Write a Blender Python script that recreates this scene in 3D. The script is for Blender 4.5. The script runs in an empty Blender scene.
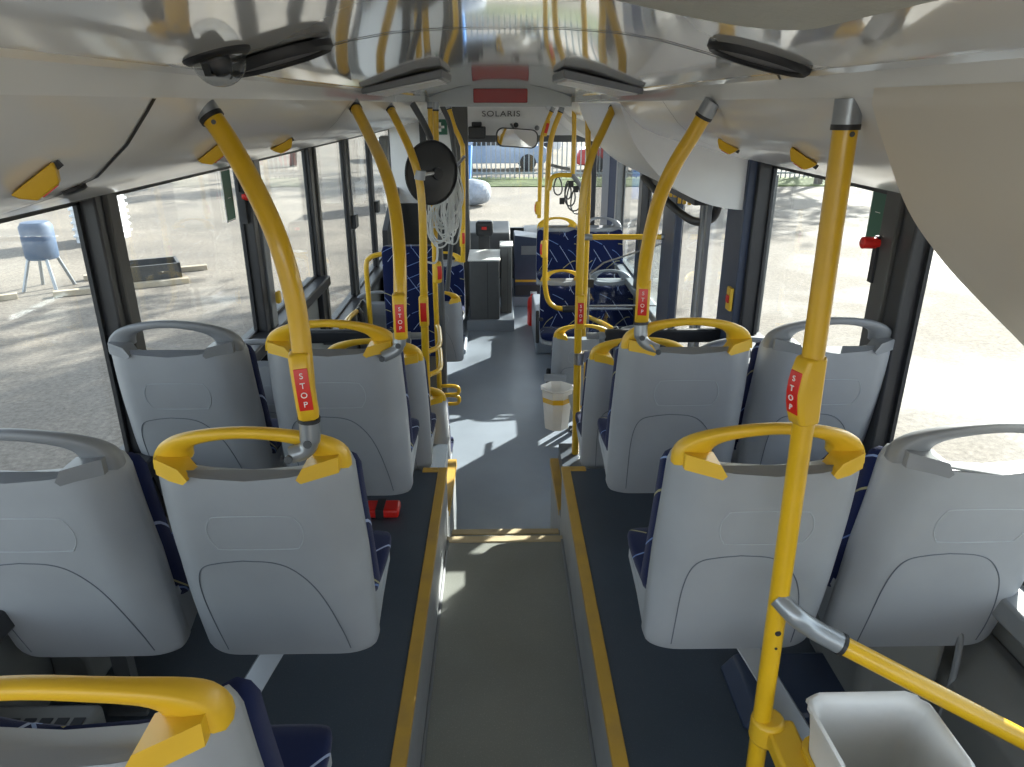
import bpy, bmesh, math, random
from mathutils import Vector, Matrix
random.seed(7)
SC = bpy.context.scene
COL = SC.collection
# ------------------------------------------------------------------ camera, world, sun, exposure
F = 720.0
PITCH = math.radians(21.25)
YAW = math.atan(14 * math.cos(PITCH) / F)
ZC = 2.25
CX = -0.017
cam = bpy.data.cameras.new('camera')
camo = bpy.data.objects.new('camera', cam); COL.objects.link(camo)
cam.sensor_width = 36; cam.lens = F * 36 / 1024; cam.clip_start = 0.02; cam.clip_end = 400
camo.location = (CX, 0, ZC)
camo.rotation_euler = (math.pi / 2 - PITCH, 0, -YAW)
SC.camera = camo
SC.view_settings.view_transform = 'Standard'
SC.view_settings.look = 'None'
SC.view_settings.gamma = 1
SC.view_settings.use_curve_mapping = False
SC.view_settings.exposure = 2.45
w = bpy.data.worlds.new('world'); SC.world = w; w.use_nodes = True
nt = w.node_tree; nt.nodes.clear()
wo = nt.nodes.new('ShaderNodeOutputWorld'); bg = nt.nodes.new('ShaderNodeBackground')
sky = nt.nodes.new('ShaderNodeTexSky'); sky.sky_type = 'HOSEK_WILKIE'
sky.sun_direction = Vector((0.63, 0.78, 0.51)).normalized(); sky.turbidity = 3.5; sky.ground_albedo = 0.4
hs = nt.nodes.new('ShaderNodeHueSaturation'); hs.inputs['Saturation'].default_value = 0.42
nt.links.new(sky.outputs[0], hs.inputs['Color'])
nt.links.new(hs.outputs[0], bg.inputs[0]); nt.links.new(bg.outputs[0], wo.inputs[0])
bg.inputs[1].default_value = 3.2
sd = bpy.data.lights.new('sun', 'SUN'); sd.energy = 3.2; sd.angle = math.radians(0.6); sd.color = (1, 0.955, 0.88)
so = bpy.data.objects.new('sun', sd); COL.objects.link(so)
so.rotation_euler = Vector((0.63, 0.78, 0.51)).to_track_quat('Z', 'Y').to_euler()
so.location = (8, 12, 12)


def at(px, py, Y):
    """the place in the bus seen at this spot of the photograph, Y metres ahead"""
    c, s = math.cos(PITCH), math.sin(PITCH)
    a, b = (px - 512) / F, (py - 383.5) / F
    fy, dz = c - b * s, -(s + b * c)
    x = a * math.cos(YAW) + fy * math.sin(YAW); y = -a * math.sin(YAW) + fy * math.cos(YAW)
    k = Y / y
    return (CX + x * k, Y, ZC + dz * k)


# ------------------------------------------------------------------ materials
def new_mat(name):
    m = bpy.data.materials.new(name); m.use_nodes = True
    return m, m.node_tree, m.node_tree.nodes['Principled BSDF']


def mat(name, col, rough=0.5, metal=0.0, var=0.06, scale=12, bump=0.0, bscale=200, coat=0.0, col2=None, spec=0.5, detail=4, contrast=None):
    m, t, b = new_mat(name)
    b.inputs['Roughness'].default_value = rough
    b.inputs['Metallic'].default_value = metal
    b.inputs['Specular IOR Level'].default_value = spec
    b.inputs['Coat Weight'].default_value = coat
    b.inputs['Coat Roughness'].default_value = 0.05
    tc = t.nodes.new('ShaderNodeTexCoord')
    n = t.nodes.new('ShaderNodeTexNoise'); n.inputs['Scale'].default_value = scale; n.inputs['Detail'].default_value = detail
    t.links.new(tc.outputs['Object'], n.inputs['Vector'])
    r = t.nodes.new('ShaderNodeValToRGB')
    lo, hi = contrast or (0.3, 0.7)
    r.color_ramp.elements[0].position = lo; r.color_ramp.elements[1].position = hi
    c2 = col2 or tuple(min(1, v * (1 + var)) for v in col)
    c1 = col if col2 else tuple(v * (1 - var) for v in col)
    r.color_ramp.elements[0].color = (*c1, 1); r.color_ramp.elements[1].color = (*c2, 1)
    t.links.new(n.outputs['Fac'], r.inputs[0]); t.links.new(r.outputs[0], b.inputs['Base Color'])
    if bump:
        n2 = t.nodes.new('ShaderNodeTexNoise'); n2.inputs['Scale'].default_value = bscale; n2.inputs['Detail'].default_value = 2
        t.links.new(tc.outputs['Object'], n2.inputs['Vector'])
        bp = t.nodes.new('ShaderNodeBump'); bp.inputs['Strength'].default_value = bump; bp.inputs['Distance'].default_value = 0.002
        t.links.new(n2.outputs['Fac'], bp.inputs['Height']); t.links.new(bp.outputs[0], b.inputs['Normal'])
    return m


def speckle(name, base, fleck, rough, size=260, amount=0.62, big=(0.85, 1.1), spec=0.5):
    m, t, b = new_mat(name)
    b.inputs['Roughness'].default_value = rough; b.inputs['Specular IOR Level'].default_value = spec
    tc = t.nodes.new('ShaderNodeTexCoord')
    n = t.nodes.new('ShaderNodeTexNoise'); n.inputs['Scale'].default_value = size; n.inputs['Detail'].default_value = 2
    t.links.new(tc.outputs['Object'], n.inputs['Vector'])
    r = t.nodes.new('ShaderNodeValToRGB'); r.color_ramp.elements[0].position = amount; r.color_ramp.elements[1].position = amount + .08
    r.color_ramp.elements[0].color = (*base, 1); r.color_ramp.elements[1].color = (*fleck, 1)
    t.links.new(n.outputs['Fac'], r.inputs[0])
    n2 = t.nodes.new('ShaderNodeTexNoise'); n2.inputs['Scale'].default_value = 2.2; n2.inputs['Detail'].default_value = 5
    t.links.new(tc.outputs['Object'], n2.inputs['Vector'])
    mr = t.nodes.new('ShaderNodeMapRange'); mr.inputs[1].default_value = .3; mr.inputs[2].default_value = .7
    mr.inputs[3].default_value = big[0]; mr.inputs[4].default_value = big[1]
    t.links.new(n2.outputs['Fac'], mr.inputs[0])
    mx = t.nodes.new('ShaderNodeVectorMath'); mx.operation = 'SCALE'
    t.links.new(r.outputs[0], mx.inputs[0]); t.links.new(mr.outputs[0], mx.inputs['Scale'])
    t.links.new(mx.outputs[0], b.inputs['Base Color'])
    n3 = t.nodes.new('ShaderNodeBump'); n3.inputs['Strength'].default_value = .25; n3.inputs['Distance'].default_value = .001
    t.links.new(n.outputs['Fac'], n3.inputs['Height']); t.links.new(n3.outputs[0], b.inputs['Normal'])
    return m


def fabric():
    m, t, b = new_mat('navy_patterned_fabric')
    b.inputs['Roughness'].default_value = 0.9; b.inputs['Specular IOR Level'].default_value = .15
    b.inputs['Sheen Weight'].default_value = .12
    N, L = t.nodes, t.links
    tc = N.new('ShaderNodeTexCoord')

    def mth(op, a, bb=None, cc=None):
        n = N.new('ShaderNodeMath'); n.operation = op
        for i, v in enumerate((a, bb, cc)):
            if v is None: continue
            if isinstance(v, (int, float)): n.inputs[i].default_value = v
            else: L.new(v, n.inputs[i])
        return n.outputs[0]
    sep = N.new('ShaderNodeSeparateXYZ'); L.new(tc.outputs['Object'], sep.inputs[0])
    x = sep.outputs[0]; v0 = mth('ADD', sep.outputs[2], mth('MULTIPLY', sep.outputs[1], 1.0))
    col = None
    base = N.new('ShaderNodeRGB'); base.outputs[0].default_value = (0.005, 0.011, 0.055, 1)
    prev = base.outputs[0]
    for k, (ang, sc, wd, thr, c) in enumerate([(35, 13, .028, .72, (.22, .30, .50)), (-40, 11, .026, .7, (.30, .36, .52)), (62, 9, .024, .68, (.32, .30, .16)),
                                               (-68, 12, .028, .72, (.14, .22, .45)), (8, 8, .02, .7, (.18, .26, .5))]):
        a = math.radians(ang)
        p = mth('ADD', mth('MULTIPLY', x, math.cos(a) * sc), mth('MULTIPLY', v0, math.sin(a) * sc))
        q = mth('ADD', mth('MULTIPLY', x, -math.sin(a) * sc * .8), mth('MULTIPLY', v0, math.cos(a) * sc * .8))
        cell = mth('FLOOR', p)
        wn = N.new('ShaderNodeTexWhiteNoise'); wn.noise_dimensions = '1D'; L.new(mth('ADD', cell, k * 17.3), wn.inputs['W'])
        q2 = mth('ADD', q, mth('MULTIPLY', wn.outputs['Value'], 3.0))
        wn2 = N.new('ShaderNodeTexWhiteNoise'); wn2.noise_dimensions = '2D'
        cv = N.new('ShaderNodeCombineXYZ'); L.new(cell, cv.inputs[0]); L.new(mth('FLOOR', q2), cv.inputs[1]); L.new(cv.outputs[0], wn2.inputs['Vector'])
        line = mth('LESS_THAN', mth('ABSOLUTE', mth('SUBTRACT', mth('FRACT', p), .5)), wd)
        fac = mth('MULTIPLY', line, mth('GREATER_THAN', wn2.outputs['Value'], thr))
        mx = N.new('ShaderNodeMix'); mx.data_type = 'RGBA'
        L.new(fac, mx.inputs[0]); L.new(prev, mx.inputs[6]); mx.inputs[7].default_value = (*c, 1)
        prev = mx.outputs[2]
    L.new(prev, b.inputs['Base Color'])
    n2 = N.new('ShaderNodeTexNoise'); n2.inputs['Scale'].default_value = 900
    L.new(tc.outputs['Object'], n2.inputs['Vector'])
    bp = N.new('ShaderNodeBump'); bp.inputs['Strength'].default_value = .4; bp.inputs['Distance'].default_value = .001
    L.new(n2.outputs['Fac'], bp.inputs['Height']); L.new(bp.outputs[0], b.inputs['Normal'])
    return m


def glass(name, tint=(.93, .96, .96), gl=0.9):
    m, t, b = new_mat(name); t.nodes.remove(b)
    o = t.nodes['Material Output']
    tr = t.nodes.new('ShaderNodeBsdfTransparent'); tr.inputs[0].default_value = (*tint, 1)
    g = t.nodes.new('ShaderNodeBsdfGlossy'); g.inputs['Roughness'].default_value = .02; g.inputs[0].default_value = (gl, gl, gl, 1)
    lw = t.nodes.new('ShaderNodeLayerWeight'); lw.inputs['Blend'].default_value = .5
    pw = t.nodes.new('ShaderNodeMath'); pw.operation = 'POWER'; pw.inputs[1].default_value = 5; t.links.new(lw.outputs['Facing'], pw.inputs[0])
    fr = t.nodes.new('ShaderNodeMath'); fr.operation = 'MULTIPLY_ADD'; fr.inputs[1].default_value = .7; fr.inputs[2].default_value = .025
    t.links.new(pw.outputs[0], fr.inputs[0])
    mx = t.nodes.new('ShaderNodeMixShader')
    t.links.new(fr.outputs[0], mx.inputs[0]); t.links.new(tr.outputs[0], mx.inputs[1]); t.links.new(g.outputs[0], mx.inputs[2])
    t.links.new(mx.outputs[0], o.inputs[0])
    return m


def emis(name, col, st):
    m, t, b = new_mat(name)
    b.inputs['Base Color'].default_value = (*col, 1)
    b.inputs['Emission Color'].default_value = (*col, 1); b.inputs['Emission Strength'].default_value = st
    return m


M = dict(
    yellow=mat('yellow_powder_coat', (.66, .39, .010), .28, var=.05, scale=20, coat=.3),
    yplast=mat('yellow_plastic', (.70, .42, .02), .38, var=.04),
    shell=mat('grey_seat_shell_plastic', (.312, .328, .348), .42, var=.06, scale=5, bump=.12, bscale=700),
    shelllt=mat('light_grey_seat_edge', (.36, .385, .41), .42, var=.05, scale=5),
    groove=mat('seat_groove', (.25, .26, .28), .6),
    grooved=mat('seat_groove_dark', (.10, .115, .14), .6),
    grey=mat('grey_handle_plastic', (.21, .22, .235), .42, var=.05),
    greymetal=mat('grey_metal', (.30, .32, .34), .3, metal=.5),
    steel=mat('steel', (.5, .5, .52), .28, metal=.9),
    dgrey=mat('dark_grey_metal', (.075, .08, .085), .45),
    mgrey=mat('mid_grey_panel', (.16, .165, .16), .5, var=.05, bump=.1, bscale=300),
    black=mat('black_rubber', (.018, .019, .022), .5),
    frame=mat('black_window_frame', (.028, .029, .033), .38, var=.08),
    frameg=mat('grey_window_gasket', (.20, .21, .22), .4),
    pillar=mat('dark_brown_grey_pillar', (.075, .073, .068), .5),
    navy=mat('dark_navy_panel', (.03, .045, .085), .42, var=.08),
    ceil=mat('glossy_white_ceiling', (.90, .90, .88), .10, var=.02, scale=2, coat=1.0),
    cove=mat('white_cove_panel', (.90, .895, .87), .20, var=.03, scale=3, coat=.3),
    cream=mat('cream_cover', (.74, .69, .60), .40, var=.04, scale=2, spec=.4),
    white=mat('white_panel', (.74, .74, .73), .35, var=.02),
    liner=mat('white_bin_liner', (.80, .80, .78), .35, var=.03, bump=.6, bscale=30),
    liner2=mat('white_bin_bag_scuffed', (.72, .71, .68), .4, var=.05, scale=14),
    red=mat('red_plastic', (.62, .018, .012), .35),
    reddark=mat('red_lens', (.26, .006, .006), .35),
    green=mat('green_sticker', (.02, .12, .07), .4),
    wtext=mat('white_lettering', (.85, .85, .82), .5),
    dtext=mat('dark_lettering', (.05, .05, .055), .4),
    gtext=mat('grey_lettering', (.3, .3, .3), .4),
    fabric=fabric(),
    podium=speckle('dark_blue_grey_podium_vinyl', (.052, .068, .088), (.09, .105, .125), .42, amount=.62, big=(.85, 1.15)),
    aisle=speckle('grey_green_aisle_vinyl', (.25, .26, .235), (.32, .32, .29), .38, amount=.6, big=(.85, 1.12)),
    low=speckle('blue_grey_floor_vinyl', (.25, .29, .34), (.32, .345, .38), .36, amount=.58, big=(.9, 1.08)),
    side=mat('grey_podium_side', (.33, .34, .345), .45, var=.12, scale=6),
    ystrip=mat('worn_yellow_strip', (.55, .33, .05), .5, scale=9, col2=(.40, .25, .07), contrast=(.45, .8)),
    nosing=mat('beige_nosing', (.50, .40, .24), .5, var=.1),
    hatch=mat('frosted_hatch', (.50, .50, .44), .55, bump=.5, bscale=120, var=.03),
    hatchg=mat('green_hatch_pane', (.25, .50, .38), .3),
    glass=glass('window_glass'),
    dark=mat('dark_recess', (.02, .022, .026), .6),
    cable=mat('white_cable', (.62, .63, .62), .45),
    clear=glass('clear_screen', (.90, .94, .96)),
    ppl=mat('charcoal_plastic', (.035, .037, .04), .42),
    trunk=mat('tree_bark', (.10, .085, .07), .9, var=.3, scale=30),
    leaf=mat('tree_foliage', (.05, .08, .025), .8, var=.4, scale=6),
)


def mirror_mat():
    m, t, b = new_mat('mirror_glass'); b.inputs['Metallic'].default_value = 1; b.inputs['Roughness'].default_value = .03
    b.inputs['Base Color'].default_value = (.85, .86, .88, 1); return m


M['mirror'] = mirror_mat()


def ground_mat():
    m, t, b = new_mat('pale_gravelly_paving')
    N, L = t.nodes, t.links
    tc = N.new('ShaderNodeTexCoord')
    n = N.new('ShaderNodeTexNoise'); n.inputs['Scale'].default_value = 22; n.inputs['Detail'].default_value = 8; n.inputs['Roughness'].default_value = .75
    L.new(tc.outputs['Object'], n.inputs['Vector'])
    r = N.new('ShaderNodeValToRGB'); r.color_ramp.elements[0].position = .36; r.color_ramp.elements[1].position = .64
    r.color_ramp.elements[0].color = (.17, .15, .125, 1); r.color_ramp.elements[1].color = (.31, .275, .23, 1)
    L.new(n.outputs['Fac'], r.inputs[0])
    n2 = N.new('ShaderNodeTexNoise'); n2.inputs['Scale'].default_value = .55; n2.inputs['Detail'].default_value = 6; n2.inputs['Distortion'].default_value = .6
    L.new(tc.outputs['Object'], n2.inputs['Vector'])
    mr = N.new('ShaderNodeMapRange'); mr.inputs[1].default_value = .35; mr.inputs[2].default_value = .65; mr.inputs[3].default_value = .75; mr.inputs[4].default_value = 1.1
    L.new(n2.outputs['Fac'], mr.inputs[0])
    mx = N.new('ShaderNodeVectorMath'); mx.operation = 'SCALE'; L.new(r.outputs[0], mx.inputs[0]); L.new(mr.outputs[0], mx.inputs['Scale'])
    L.new(mx.outputs[0], b.inputs['Base Color'])
    rr = N.new('ShaderNodeMapRange'); rr.inputs[1].default_value = .4; rr.inputs[2].default_value = .6; rr.inputs[3].default_value = .70; rr.inputs[4].default_value = .97; b.inputs['Specular IOR Level'].default_value = .24
    L.new(n2.outputs['Fac'], rr.inputs[0]); L.new(rr.outputs[0], b.inputs['Roughness'])
    bp = N.new('ShaderNodeBump'); bp.inputs['Strength'].default_value = .5; bp.inputs['Distance'].default_value = .01
    L.new(n.outputs['Fac'], bp.inputs['Height']); L.new(bp.outputs[0], b.inputs['Normal'])
    return m


M['ground'] = ground_mat()

# ------------------------------------------------------------------ mesh helpers


class MB:
    def __init__(s): s.v = []; s.f = []

    def add(s, vs, fs):
        o = len(s.v); s.v += [tuple(v) for v in vs]; s.f += [tuple(i + o for i in f) for f in fs]; return s

    def box(s, x0, x1, y0, y1, z0, z1, rot=None, c=None):
        vs = [(x, y, z) for z in (z0, z1) for y in (y0, y1) for x in (x0, x1)]
        if rot is not None:
            c = Vector(c or ((x0 + x1) / 2, (y0 + y1) / 2, (z0 + z1) / 2))
            vs = [c + rot @ (Vector(v) - c) for v in vs]
        return s.add(vs, [(0, 2, 3, 1), (4, 5, 7, 6), (0, 1, 5, 4), (2, 6, 7, 3), (0, 4, 6, 2), (1, 3, 7, 5)])

    def loft(s, rings, cap=True, close=True):
        n = len(rings[0]); vs = [p for r in rings for p in r]; fs = []
        for i in range(len(rings) - 1):
            for j in range(n if close else n - 1):
                k = (j + 1) % n
                fs.append((i * n + j, i * n + k, (i + 1) * n + k, (i + 1) * n + j))
        if cap:
            fs.append(tuple(range(n))[::-1]); fs.append(tuple((len(rings) - 1) * n + j for j in range(n)))
        return s.add(vs, fs)

    def tube(s, pts, r, n=12, cap=True, flat=None, up=None):
        pts = [Vector(p) for p in pts]; rings = []
        t0 = (pts[1] - pts[0]).normalized()
        u = Vector(up) if up else (Vector((0, 0, 1)) if abs(t0.z) < .9 else Vector((1, 0, 0)))
        for i, p in enumerate(pts):
            t = (pts[min(i + 1, len(pts) - 1)] - pts[max(i - 1, 0)]).normalized()
            u = (u - t * u.dot(t)).normalized(); v = t.cross(u)
            rr = r[i] if isinstance(r, (list, tuple)) else r
            a, b = (rr, rr) if flat is None else (rr * flat[0], rr * flat[1])
            rings.append([p + u * math.cos(2 * math.pi * k / n) * a + v * math.sin(2 * math.pi * k / n) * b for k in range(n)])
        return s.loft(rings, cap)

    def prism(s, poly, axis, a, b):
        """poly in the two other axes (order kept x,y,z), extruded on axis from a to b"""
        def P(q, t):
            return {'x': (t, q[0], q[1]), 'y': (q[0], t, q[1]), 'z': (q[0], q[1], t)}[axis]
        return s.loft([[P(q, a) for q in poly], [P(q, b) for q in poly]])

    def lathe(s, prof, c, n=24, axis='z', cap=True):
        rings = []
        for r, h in prof:
            ring = []
            for k in range(n):
                a = 2 * math.pi * k / n
                q = (r * math.cos(a), r * math.sin(a))
                ring.append({'z': (c[0] + q[0], c[1] + q[1], c[2] + h), 'y': (c[0] + q[0], c[1] + h, c[2] + q[1]), 'x': (c[0] + h, c[1] + q[0], c[2] + q[1])}[axis])
            rings.append(ring)
        return s.loft(rings, cap)

    def build(s, name, m, parent=None, smooth=True, bevel=0, seg=2, sub=0, angle=40):
        me = bpy.data.meshes.new(name); me.from_pydata(s.v, [], s.f)
        bm = bmesh.new(); bm.from_mesh(me); bmesh.ops.recalc_face_normals(bm, faces=bm.faces); bm.to_mesh(me); bm.free()
        me.materials.append(M[m] if isinstance(m, str) else m)
        o = bpy.data.objects.new(name, me); COL.objects.link(o)
        if parent: o.parent = parent
        if smooth:
            for p in me.polygons: p.use_smooth = True
            try: me.set_sharp_from_angle(angle=math.radians(angle))
            except Exception: pass
        if bevel:
            b = o.modifiers.new('b', 'BEVEL'); b.width = bevel; b.segments = seg; b.limit_method = 'ANGLE'; b.angle_limit = math.radians(35)
            b.harden_normals = False
        if sub:
            q = o.modifiers.new('s', 'SUBSURF'); q.levels = sub; q.render_levels = sub
        return o


def catmull(pts, n=8):
    P = [Vector(p) for p in pts]; P = [P[0] * 2 - P[1]] + P + [P[-1] * 2 - P[-2]]; out = []
    for i in range(1, len(P) - 2):
        for k in range(n):
            t = k / n; a, b, c, d = P[i - 1:i + 3]
            out.append(.5 * ((2 * b) + (-a + c) * t + (2 * a - 5 * b + 4 * c - d) * t * t + (-a + 3 * b - 3 * c + d) * t ** 3))
    out.append(P[-2]); return out


def tag(o, label=None, cat=None, group=None, kind=None):
    if label: o['label'] = label
    if cat: o['category'] = cat
    if group: o['group'] = group
    if kind: o['kind'] = kind
    return o


def empty(name, loc, rz=0, label=None, cat=None, group=None):
    o = bpy.data.objects.new(name, None); COL.objects.link(o); o.location = loc; o.rotation_euler = (0, 0, rz); o.empty_display_size = .1
    return tag(o, label, cat, group)


def struct(o): o['kind'] = 'structure'; return o


def kids(o): return [c for c in bpy.data.objects if c.parent == o]


def copy_tree(o, parent=None, swap=None):
    c = o.copy(); COL.objects.link(c)
    c.parent = parent
    for ch in kids_of[o.name] if o.name in kids_of else kids(o):
        copy_tree(ch, c)
    return c


kids_of = {}


def text(body, size, m, parent, name='lettering', depth=.0008, font_rot=None, loc=(0, 0, 0), align='CENTER', space=1.0, line=1.0, sx=1.0):
    cu = bpy.data.curves.new(name, 'FONT'); cu.body = body; cu.size = size; cu.extrude = depth; cu.align_x = align; cu.align_y = 'CENTER'
    cu.space_character = space; cu.space_line = line
    to = bpy.data.objects.new('tmp', cu); COL.objects.link(to)
    dg = bpy.context.evaluated_depsgraph_get(); me = bpy.data.meshes.new_from_object(to.evaluated_get(dg))
    bpy.data.objects.remove(to)
    me.transform(Matrix.Diagonal((sx, 1, 1, 1)))
    me.materials.clear(); me.materials.append(M[m]); me.name = name
    o = bpy.data.objects.new(name, me); COL.objects.link(o); o.parent = parent; o.location = loc
    if font_rot: o.rotation_euler = font_rot
    return o


R90 = math.pi / 2
# ================================================================== STRUCTURE
XW = 1.19            # side walls
XP = 0.248           # podium edge
ZP, ZA, ZS, ZD = .80, .52, .35, .53
gnd = MB(); gnd.box(-80, 80, -40, 120, -.53, -.33)
struct(gnd.build('ground', 'ground', smooth=False))
b = MB(); b.box(-XW - .03, XW + .03, 2.6, 9.6, -.06, 0)
struct(b.build('floor', 'low', smooth=False))
b = MB(); b.box(-XP - .005, XP + .015, -.8, 2.63, .05, ZA)
struct(b.build('floor_rear_aisle', 'aisle', smooth=False))
b = MB(); b.box(-XP - .005, XP + .015, 2.63, 2.95, .0, ZS)
struct(b.build('floor_step', 'aisle', smooth=False))
for nm, z, y in (('trim_1', ZA, 2.63), ('trim_2', ZS, 2.95)):
    b = MB(); b.box(-XP + .0, XP + .01, y - .035, y + .008, z - .02, z + .005)
    struct(b.build(nm, 'nosing', bevel=.003))
for s, sn in ((-1, 'left'), (1, 'right')):
    e = -XP + .018 if s < 0 else XP + .015   # inner edge towards the aisle
    e = -.2295 - .017 if s < 0 else .263 - .017
    def bx(xa, xb, *r, B=None):
        B = B or MB(); a, c_ = sorted((xa, xb)); return B.box(a, c_, *r)
    struct(bx(e + s * .004, s * (XW + .03), -.8, 2.72, 0, ZP).build('floor_podium_' + sn, 'podium', smooth=False))
    struct(bx(e, e + s * .006, -.8, 2.725, ZA - .1, ZP - .012).build('trim_podium_side_' + sn, 'side', smooth=False))
    B = bx(e - s * .004, e + s * .034, -.8, 2.735, ZP - .012, ZP + .006)
    bx(e + s * .034, e + s * .10, 2.70, 2.735, ZP - .012, ZP + .006, B=B)
    struct(B.build('trim_podium_edge_' + sn, 'ystrip', bevel=.003))
    # white conduit bead along the floor
    B = MB(); B.tube([(e - s * .004, -.8, ZA + .006), (e - s * .004, 2.6, ZA + .006)], .006, n=8)
    struct(B.build('trim_floor_bead_' + sn, 'frameg'))
    # lower podium beside the steps
    struct(bx(s * .30, s * (XW + .03), 2.735, 3.52, 0, ZD).build('floor_low_podium_' + sn, 'podium', smooth=False))
    struct(bx(s * .265, s * .30, 2.735, 3.52, 0, ZD - .1).build('trim_step_side_' + sn, 'side', smooth=False))
    B = MB(); B.add([(s * .262, 3.0, .43), (s * .300, 3.0, .43), (s * .300, 3.52, .44), (s * .255, 3.52, .44), (s * .262, 3.0, .40), (s * .300, 3.0, .40), (s * .300, 3.52, .40), (s * .255, 3.52, .40)],
                    [(0, 1, 2, 3), (4, 5, 6, 7), (0, 1, 5, 4), (1, 2, 6, 5), (2, 3, 7, 6), (3, 0, 4, 7)])
    struct(B.build('trim_step_edge_' + sn, 'ystrip'))

# walls: below the windows
ZW0 = 1.21           # rear window sill
ZWF = .80            # front window sill
ZWT = 2.005
def side_wall(s, sn, segs):
    B = MB()
    for y0, y1, z1 in segs:
        a, c_ = sorted((s * XW, s * (XW + .06))); B.box(a, c_, y0, y1, -.06, z1)
    return struct(B.build('wall_' + sn, 'mgrey', smooth=False))
side_wall(-1, 'left', [(-.8, 4.58, ZW0), (4.58, 8.35, ZWF), (8.35, 9.6, .9)])
side_wall(1, 'right', [(-.8, 3.35, ZW0), (3.35, 3.52, 1.95), (4.9, 5.9, .42), (5.9, 7.4, ZWF), (7.4, 7.95, 1.95), (9.2, 9.6, .7)])
# sills
for s, sn, y0, y1, z in ((-1, 'left', -.8, 4.58, ZW0), (1, 'right', -.8, 3.35, ZW0), (-1, 'front_left', 4.58, 8.3, ZWF), (1, 'front_right', 4.95, 7.4, ZWF)):
    a, c_ = sorted((s * 1.10, s * XW)); B = MB(); B.box(a, c_, y0, y1, z - .05, z + .012)
    struct(B.build('trim_sill_' + sn, 'frameg' if s > 0 else 'frame', bevel=.008))
# header rail above the windows
for s, sn in ((-1, 'left'), (1, 'right')):
    a, c_ = sorted((s * 1.14, s * (XW + .06))); B = MB(); B.box(a, c_, -.8, 9.5, ZWT, ZWT + .07)
    struct(B.build('trim_window_head_' + sn, 'frame'))

def post(name, s, y0, y1, z0=.75, z1=2.02, m='frame', depth=.07, grey=None):
    a, c_ = sorted((s * (XW - depth), s * (XW + .012))); B = MB(); B.box(a, c_, y0, y1, z0, z1)
    o = struct(B.build(name, m, bevel=.006))
    if grey:
        a, c_ = sorted((s * (XW - depth - .012), s * (XW - .01))); B = MB(); B.box(a, c_, grey[0], grey[1], z0, z1)
        struct(B.build('trim_post_inner', grey[2], bevel=.004))
    return o
post('trim_post', -1, 2.06, 2.105, ZW0 - .3, m='frame', depth=.055, grey=(2.105, 2.165, 'pillar'))
post('trim_post', -1, 3.35, 3.42, ZW0 - .3, depth=.055, grey=(3.42, 3.50, 'frameg'))
post('trim_post', -1, 4.55, 4.64, .78, depth=.035, grey=(4.64, 4.69, 'pillar'))
post('trim_post', -1, 5.64, 5.73, .78, depth=.03, grey=(5.73, 5.76, 'frameg'))
post('trim_post', -1, 6.74, 6.85, .78, depth=.03)
post('trim_post', -1, 8.2, 8.33, .78, depth=.04)
post('trim_post', 1, 1.99, 2.07, ZW0 - .3, m='frame', depth=.055, grey=(2.07, 2.155, 'pillar'))
post('trim_post', 1, 3.24, 3.29, ZW0 - .3, m='frame')
post('trim_post', 1, 3.27, 3.52, 0, m='navy', depth=.105)
post('trim_post', 1, 4.88, 5.0, 0, m='navy', depth=.08)
post('trim_post', 1, 5.85, 5.99, .78)
post('trim_post', 1, 7.45, 7.95, 0, z1=1.85, m='navy', depth=.10)
post('trim_post', 1, 7.1, 7.2, .78, m='frameg')
# window panes with a thin black edge
wn = 0
def window(s, y0, y1, z0, z1, seal=True):
    global wn
    wn += 1
    B = MB(); a, c_ = sorted((s * (XW + .0), s * (XW + .006))); B.box(a, c_, y0, y1, z0, z1)
    o = struct(B.build('window_%d' % wn, 'glass', smooth=False))
    if seal:
        B = MB(); a, c_ = sorted((s * (XW - .012), s * (XW - .001))); t = .016
        B.box(a, c_, y0, y1, z0, z0 + t); B.box(a, c_, y0, y1, z1 - t, z1); B.box(a, c_, y0, y0 + t, z0, z1); B.box(a, c_, y1 - t, y1, z0, z1)
        B.build('window_seal', 'black', o)
    return o
for y0, y1, z in ((-.8, 2.06, ZW0), (2.165, 3.35, ZW0), (3.5, 4.55, ZW0), (4.69, 5.64, ZWF), (5.76, 6.74, ZWF), (6.9, 8.15, ZWF)):
    window(-1, y0, y1, z + .01, ZWT)
for y0, y1, z in ((-.8, 1.99, ZW0), (2.155, 3.24, ZW0), (5.0, 5.85, .42), (5.99, 7.1, ZWF), (7.97, 9.2, .05)):
    window(1, y0, y1, z + .01, ZWT)
# ceiling
prof = [(0, 2.375), (.10, 2.3745), (.20, 2.368), (.28, 2.355), (.36, 2.335), (.44, 2.313), (.494, 2.300), (.500, 2.292), (.501, 2.258)]
full = [(-x, z) for x, z in prof[::-1]] + prof[1:]
def ceiling(name, y0, y1):
    rings = [[(x, y, z) for x, z in full] for y in (y0, y1)]
    o = struct(MB().loft(rings, cap=False, close=False).build(name, 'ceil', angle=35))
    return o
B = MB(); B.box(-1.2, 1.2, -.8, 9.6, 2.42, 2.46); struct(B.build('ceiling_roof', 'white', smooth=False))
ceiling('ceiling', -.8, 9.3)
def seam_arc(y, name='trim_ceiling_seam'):
    rings = []
    for dy in (-.006, .006):
        rings.append([(x, y + dy, z - .0015) for x, z in full[1:-1]])
    o = struct(MB().loft(rings, cap=False, close=False).build(name, 'dgrey')); return o
seam_arc(1.42); seam_arc(2.75)
cprof = [(.501, 2.2585), (.516, 2.240), (.555, 2.195), (.61, 2.150), (.68, 2.122), (.76, 2.098), (.88, 2.070), (1.0, 2.038), (1.15, 2.008), (1.19, 2.0)]
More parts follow.
